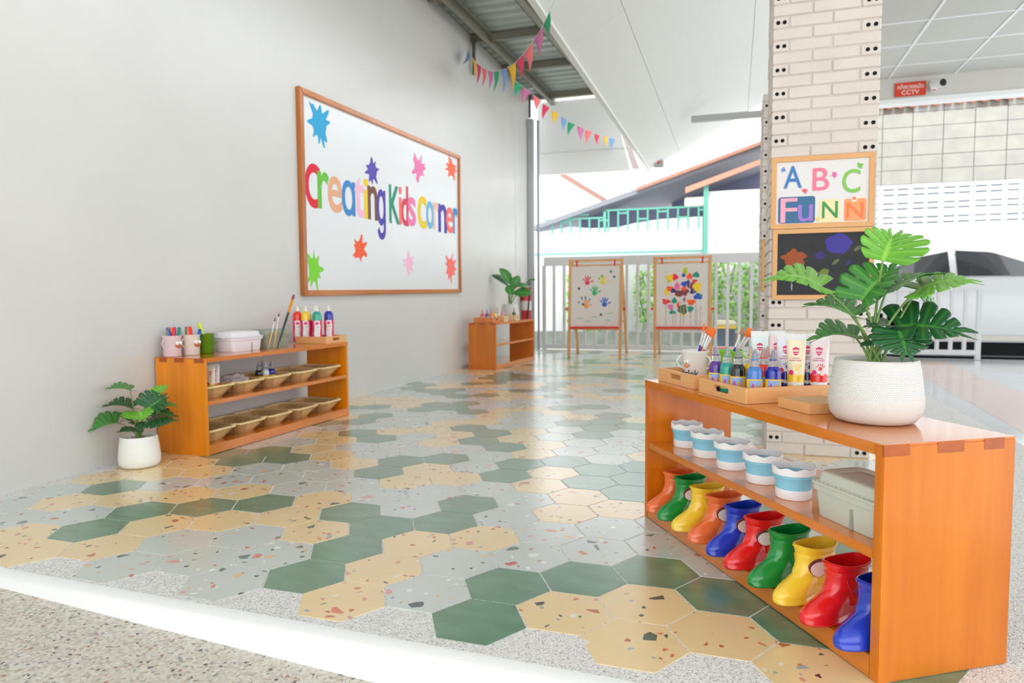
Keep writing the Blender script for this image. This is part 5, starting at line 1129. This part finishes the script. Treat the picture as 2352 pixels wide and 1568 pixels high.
def easel(label, FL, FR, TL, TR, BL_, BR_, art):
    o = Vector(((FL[0]+FR[0])/2, (FL[1]+FR[1])/2, 0)); t = thing('easel', label, 'easel', o)
    P = lambda p, z=0: Vector((p[0], p[1], z))-o
    FL, FR, BL_, BR_ = P(FL), P(FR), P(BL_), P(BR_); TL, TR = Vector(TL)-o, Vector(TR)-o
    for a, b in ((FL, TL), (FR, TR)): mb = MB(); bar(mb, a, b, .034, .026); mb.build('front_leg', EW, t, bevel=.003)
    back = Vector((0, .035, -.01))
    for a, b, s in ((BL_, TL+back, .01), (BR_, TR+back, -.01)): mb = MB(); bar(mb, a, b+Vector((s, 0, 0)), .030, .022); mb.build('back_leg', EW, t, bevel=.003)
    H = TL.z
    L = lambda z: FL.lerp(TL, z/H); Rr = lambda z: FR.lerp(TR, z/H)
    for z, w in ((H-.018, .030), (H-.075, .020)): mb = MB(); bar(mb, L(z), Rr(z), w, .02); mb.build('cross_rail', EW, t, bevel=.002)
    mb = MB(); bar(mb, BL_.lerp(TL, .35), BR_.lerp(TR, .35), .026, .018); mb.build('rear_rail', EW, t)
    mb = MB(); fwd = Vector((0, -.03, .0))
    mb.M = Matrix(); a, b = L(.345)+fwd, Rr(.345)+fwd; bar(mb, a+Vector((.018, 0, 0)), b-Vector((.018, 0, 0)), .024, .06); mb.build('tray', M_er, t, bevel=.003)
    mb = MB(); bar(mb, L(.325), Rr(.325), .020, .02); mb.build('tray_rail', EW, t)
    for s in (.13, .87):
        c = L(H-.045).lerp(Rr(H-.045), s)+Vector((0, -.016, 0)); mb = MB(); bar(mb, c+Vector((0.006*(1 if s < .5 else -1), 0, -.042)), c+Vector((0, 0, .032)), .020, .012); mb.build('paper_clip', M_er, t, bevel=.002)
    for e, s in ((L(.56), -1), (Rr(.56), 1)): mb = MB(); mb.tube([e+Vector((s*.016, .01, 0)), e+Vector((s*.05, .01, 0))], [.010, .018], 14); mb.build('knob', M_er, t)
    a0, a1, z0, z1 = L(.36)+Vector((.016, 0, 0)), Rr(.36)-Vector((.016, 0, 0)), .36, H-.085
    b0_, b1_ = L(z1)+Vector((.016, 0, 0)), Rr(z1)-Vector((.016, 0, 0)); n = Vector((0, -1, 0.0)); n.z = -(FL.y-TL.y)/H; n.normalize()
    fr = lambda a, b, d: a0.lerp(a1, a).lerp(b0_.lerp(b1_, a), b)+n*d
    mb = MB(); flat(mb, [(0, 0), (1, 0), (1, 1), (0, 1)], -.004, .004, fr); sh = mb.build('board_sheet', M_es, t, smooth=0)
    for nm, polys, col in art:
        for grp in ([[p] for p in polys] if nm in ('paint_blot', 'paint_dot', 'brush_stroke', 'paint_drip') else [polys]):
            mb = MB(); ART[0] += .00002
            for pl in grp: flat(mb, pl, .004, .0052+ART[0], fr)
            o_ = mb.build(nm, mat('art %d %d %d' % col, col, rough=.6), sh, smooth=0)
            if nm == 'paint_speck': o_['kind'] = 'stuff'
def cv(x, y): return ((x-90)/650, 1-(y-195)/890)
AR = []
def hm(x, y, col, s=1.25, ang=0): c = cv(x, y); AR.append(('handprint', [[(px*1, (py-c[1])*.72+c[1]) for px, py in h] for h in hand(c[0], c[1], s*1.35, ang)], col))
hm(305, 425, (232, 60, 84)); hm(515, 425, (232, 212, 70)); hm(405, 580, (40, 176, 100)); hm(295, 775, (246, 154, 60), 1.2); hm(540, 750, (30, 96, 196))
c = cv(255, 765); AR.append(('paint_blot', [ellipse(c[0], c[1], .03, .02), ellipse(*cv(195, 735), .02, .014), ellipse(*cv(235, 672), .014, .034, rot=.3), ellipse(*cv(285, 668), .014, .034), ellipse(*cv(342, 692), .016, .016)], (40, 104, 150)))
AR.append(('paint_blot', [ellipse(*cv(500, 350), .022, .026, rot=.4), ellipse(*cv(460, 385), .016, .018)], (110, 176, 110)))
AR.append(('paint_dot', [ellipse(*cv(x, y), .028, .021) for x, y in ((615, 283), (660, 362))], (70, 130, 120)))
AR.append(('paint_dot', [ellipse(*cv(x, y), .028, .021) for x, y in ((195, 530), (495, 918))], (84, 72, 96)))
AR.append(('brush_stroke', [ellipse(*cv(x, y), .065, .009, rot=.12*(-1)**i) for i, (x, y) in enumerate(((615, 895), (590, 1000), (405, 950), (330, 1015), (210, 970)))], (140, 206, 160)))
easel('beech easel with coloured handprints on its sheet, left of the two', (-1.862, 7.968), (-1.261, 8.000), (-1.900, 8.22, 1.155), (-1.277, 8.24, 1.160), (-1.869, 8.496), (-1.268, 8.56), AR)
BLB = [(320, 405, 65, 50, 'y'), (370, 400, 38, 45, 'r'), (285, 455, 20, 25, 'l'), (500, 310, 32, 45, 'l'), (515, 350, 18, 30, 'y'), (480, 375, 25, 28, 'b'), (555, 395, 38, 42, 'o'), (640, 375, 45, 38, 'g'), (620, 460, 35, 25, 'r'), (440, 430, 60, 45, 'p'), (395, 530, 35, 55, 'k'), (485, 500, 40, 38, 'b'), (540, 495, 20, 60, 'v'), (655, 545, 55, 68, 'y'), (300, 560, 45, 35, 'o'), (265, 600, 32, 60, 'y'), (345, 595, 35, 32, 'd'), (590, 540, 30, 70, 'm'), (430, 630, 75, 45, 'm'), (600, 612, 42, 28, 'd'), (500, 610, 45, 55, 'm'), (485, 565, 35, 32, 'o'), (665, 680, 55, 42, 'b'), (705, 665, 20, 22, 'g'), (350, 670, 50, 40, 'p'), (580, 670, 60, 30, 'p'), (250, 745, 55, 38, 'r'), (360, 735, 35, 40, 'g'), (470, 710, 60, 55, 'p'), (490, 715, 14, 30, 'm'), (580, 755, 55, 40, 'o'), (410, 800, 18, 50, 'o'), (310, 820, 35, 40, 'k'), (470, 860, 60, 65, 'n'), (450, 830, 40, 30, 'd'), (490, 885, 30, 25, 'l'), (465, 930, 25, 15, 'y'), (335, 895, 45, 28, 'g'), (570, 850, 40, 42, 'g')]
BC = {'y': (246, 206, 44), 'r': (236, 44, 56), 'l': (190, 196, 50), 'b': (40, 80, 190), 'o': (248, 92, 44), 'g': (20, 144, 120), 'p': (226, 206, 204), 'k': (240, 110, 170), 'v': (90, 60, 140), 'd': (44, 54, 110), 'm': (134, 60, 66), 'n': (96, 110, 60)}
def cv2(x, y): return ((x-120)/680, 1-(y-205)/885)
A2 = {}
R = random.Random(77)
A2l = []
for i, (x, y, rx, ry, k) in enumerate(BLB):
    c = cv2(x, y); n = 22; ph = R.uniform(0, 6); pl = [(c[0]+rx/680*(1+.16*sin(3*a+ph)+.10*sin(5*a+ph*2))*cos(a), c[1]+ry/885*(1+.16*sin(3*a+ph)+.10*sin(5*a+ph*2))*sin(a)) for a in (2*pi*q/n for q in range(n))]
    A2.setdefault(k, []).append(pl)
for k in 'pmyrlbogkvdn': A2l.append(('paint_blot', A2[k], BC[k]))
A2l.append(('paint_drip', [[(x/680-.18-.004, .02), (x/680-.18+.004, .02), (x/680-.18+.004, .22+.2*abs(sin(x))), (x/680-.18-.004, .22+.2*abs(sin(x)))] for x in (250, 345, 380, 445, 485, 575, 660, 700, 640)], (176, 158, 152)))
A2l.append(('paint_speck', [ellipse(R.uniform(.12, .9), R.uniform(.1, .92), .008, .007, 8) for _ in range(40)], (220, 150, 164)))
easel('beech easel with a splattered rainbow paint blot on its sheet, right of the two', (-.870, 8.102), (-.268, 8.13), (-.907, 8.34, 1.172), (-.275, 8.36, 1.178), (-.866, 8.56), (-.262, 8.60), A2l)

# ---------------- boards on the brick pillar ----------------
PINE = wood('pine frame', (232, 178, 118), (214, 156, 96), 0, rough=.5, coat=.05, freq=24); PINEz = wood('pine frame upright', (232, 178, 118), (214, 156, 96), 2, rough=.5, coat=.05, freq=24)
def framed(name, label, x0, x1, z0, z1, y, fwd_, M_p):
    t = thing(name, label, 'board', ((x0+x1)/2, y, z0)); w, h = (x1-x0)/2, z1-z0
    mb = MB(); mb.box(-w+.01, w-.01, -.008, -.002, .01, h-.01); p = mb.build('panel', M_p, t, smooth=0)
    for z in (0, h-fwd_): mb = MB(); mb.add([(-w, -.016, 0 if z == 0 else h), (w, -.016, 0 if z == 0 else h), (w-fwd_, -.016, fwd_ if z == 0 else h-fwd_), (-w+fwd_, -.016, fwd_ if z == 0 else h-fwd_), (-w, -.001, 0 if z == 0 else h), (w, -.001, 0 if z == 0 else h), (w-fwd_, -.001, fwd_ if z == 0 else h-fwd_), (-w+fwd_, -.001, fwd_ if z == 0 else h-fwd_)], [(0, 1, 2, 3), (4, 7, 6, 5), (0, 4, 5, 1), (1, 5, 6, 2), (2, 6, 7, 3), (3, 7, 4, 0)]); mb.build('frame_rail', PINE, t, bevel=.001)
    for s in (-1, 1): mb = MB(); mb.add([(s*w, -.016, 0), (s*w, -.016, h), (s*(w-fwd_), -.016, h-fwd_), (s*(w-fwd_), -.016, fwd_), (s*w, -.001, 0), (s*w, -.001, h), (s*(w-fwd_), -.001, h-fwd_), (s*(w-fwd_), -.001, fwd_)], [(0, 1, 2, 3), (4, 7, 6, 5), (0, 4, 5, 1), (1, 5, 6, 2), (2, 6, 7, 3), (3, 7, 4, 0)]); mb.build('frame_stile', PINEz, t, bevel=.001)
    return t
YP = 3.3155; M_blkb = mat('blackboard', (44, 44, 46), rough=.7, var=.25, vscale=12)
ab = framed('whiteboard', 'pine-framed whiteboard with colourful cutout letters on the brick pillar', .148, .560, 1.012, 1.324, YP, .021, mat('whiteboard', (226, 222, 220), rough=.4))
cb = framed('chalkboard', 'pine-framed blackboard with chalk flowers below the letters board on the front pillar', .158, .566, .700, 1.010, YP, .020, M_blkb)
framed('chalkboard', 'pine-framed blackboard on the back brick pillar, mostly hidden', .160, .556, .744, 1.069, 4.714, .020, M_blkb)
def on(t, polys, col, name, d0=.008, d1=.0095, rough=.6):
    fr = lambda a, b, d: (a-t.location.x, -d, b-t.location.z); mb = MB()
    for p in polys: flat(mb, p, d0, d1, fr)
    mb.build(name, mat('board %d %d %d' % col, col, rough=rough), t, smooth=0)
def onl(t, ch, box, col, d0=.0095, off=.02):
    V, F = glyph(ch, box, .0015, off=off); mb = MB(); mb.add([(a-t.location.x, -d0-d, b-t.location.z) for a, b, d in V], F); mb.build('cutout_letter', mat('board %d %d %d' % col, col, rough=.6), t, smooth=0)
on(ab, [rrect(.178, .3284, 1.0357, 1.1512, .012)], (60, 110, 150), 'letter_tile'); on(ab, [rrect(.3452, .4292, 1.0357, 1.1343, .01)], (240, 226, 176), 'letter_tile'); on(ab, [rrect(.4443, .5307, 1.0375, 1.1325, .01)], (250, 160, 104), 'letter_tile')
on(ab, [ellipse(.4823, 1.1303, .012, .012)], (240, 232, 226), 'letter_tile', .0097, .0100); on(ab, [ellipse(.4823, 1.1325, .0075, .0075)], (250, 140, 80), 'tile_knob', .0100, .0115)
for ch, b, col in (('A', (.199, .2732, 1.1888, 1.2845), (62, 122, 190)), ('B', (.3166, .3826, 1.1731, 1.2703), (246, 124, 150)), ('C', (.4351, .5053, 1.1573, 1.2571), (132, 196, 84)), ('F', (.1875, .2566, 1.0388, 1.1456), (250, 170, 190)), ('u', (.2593, .3197, 1.0408, 1.1152), (160, 122, 206)), ('N', (.357, .4191, 1.0529, 1.1246), (56, 150, 80)), ('N', (.4532, .5193, 1.049, 1.1155), (248, 126, 72))): onl(ab, ch, b, col, off=.006)
for i, (b, col) in enumerate((((.1861, .2088, 1.259, 1.283), (110, 150, 220)), ((.3893, .4158, 1.2212, 1.2511), (232, 110, 170)), ((.4905, .5164, 1.2562, 1.2857), (116, 190, 80)), ((.2732, .2985, 1.1617, 1.1862), (246, 96, 104)), ((.328, .3477, 1.0408, 1.0602), (246, 212, 100)))): on(ab, [splat_poly(b, 60+i, 7)], col, 'splat_cutout', .0095, .0108)
def blob(b, n=40, j=.06, seed=1):
    R = random.Random(seed); cx, cz, rx, rz = (b[0]+b[1])/2, (b[2]+b[3])/2, (b[1]-b[0])/2, (b[3]-b[2])/2; ph = R.uniform(0, 6)
    return [(cx+rx*(1+j*sin(5*a+ph)+j*.6*sin(9*a))*cos(a), cz+rz*(1+j*sin(5*a+ph)+j*.6*sin(9*a))*sin(a)) for a in (2*pi*k/n for k in range(n))]
def chalk(b, col, seed, j=.06, rot=0):
    p = blob(b, seed=seed, j=j); cx, cz = (b[0]+b[1])/2, (b[2]+b[3])/2
    p = [(cx+(x-cx)*cos(rot)-(z-cz)*sin(rot), cz+(x-cx)*sin(rot)+(z-cz)*cos(rot)) for x, z in p]; on(cb, [p], col, 'chalk_mark', .008, .0086, .95)
chalk((.3721, .4781, .8978, .9844), (74, 66, 150), 1); chalk((.2005, .2953, .8432, .9186), (158, 84, 52), 2, .16); chalk((.3331, .3732, .8737, .9093), (66, 60, 118), 3)
chalk((.484, .516, .911, .926), (104, 112, 78), 4, rot=.7); chalk((.398, .434, .856, .870), (102, 112, 82), 5, rot=.7); chalk((.452, .48, .853, .864), (66, 62, 128), 6, rot=.9); chalk((.346, .392, .80, .832), (118, 128, 62), 7, rot=.6); chalk((.433, .449, .80, .811), (90, 104, 66), 8); chalk((.237, .243, .74, .775), (156, 160, 184), 9, 0)
# ---------------- fire extinguisher ----------------
fe = thing('fire_extinguisher', 'red fire extinguisher on the left wall behind the far shelf plant', 'extinguisher', (-2.512, 8.40, .36))
M_fe = mat('extinguisher red', (206, 24, 34), rough=.25, coat=.5)
mb = MB(); mb.lathe([(.058, 0), (.062, .01), (.062, .40), (.056, .44), (.036, .468), (.020, .478)], 36); mb.build('cylinder', M_fe, fe)
mb = MB(); mb.lathe([(.018, .476), (.018, .50), (.012, .51)], 16); mb.box(-.008, .06, -.008, .008, .50, .515); mb.box(-.008, .07, -.008, .008, .525, .535); mb.build('valve_handle', mat('extinguisher black', (30, 30, 32), rough=.4), fe)
mb = MB(); mb.tube([(.02, -.01, .49), (.06, -.045, .46), (.055, -.05, .38), (.045, -.055, .25), (.03, -.062, .08)], [.008, .008, .008, .009, .012], 10); mb.build('hose', MATS['extinguisher black'], fe)
mb = MB(); mb.lathe([(.0625, .18), (.0625, .30)], 36, cap0=False, cap1=False); mb.build('label', mat('extinguisher label', (226, 218, 210), rough=.5), fe)
mb = MB(); mb.box(-.073, -.055, -.03, .03, .30, .42); mb.build('wall_bracket', MATS['extinguisher black'], fe)
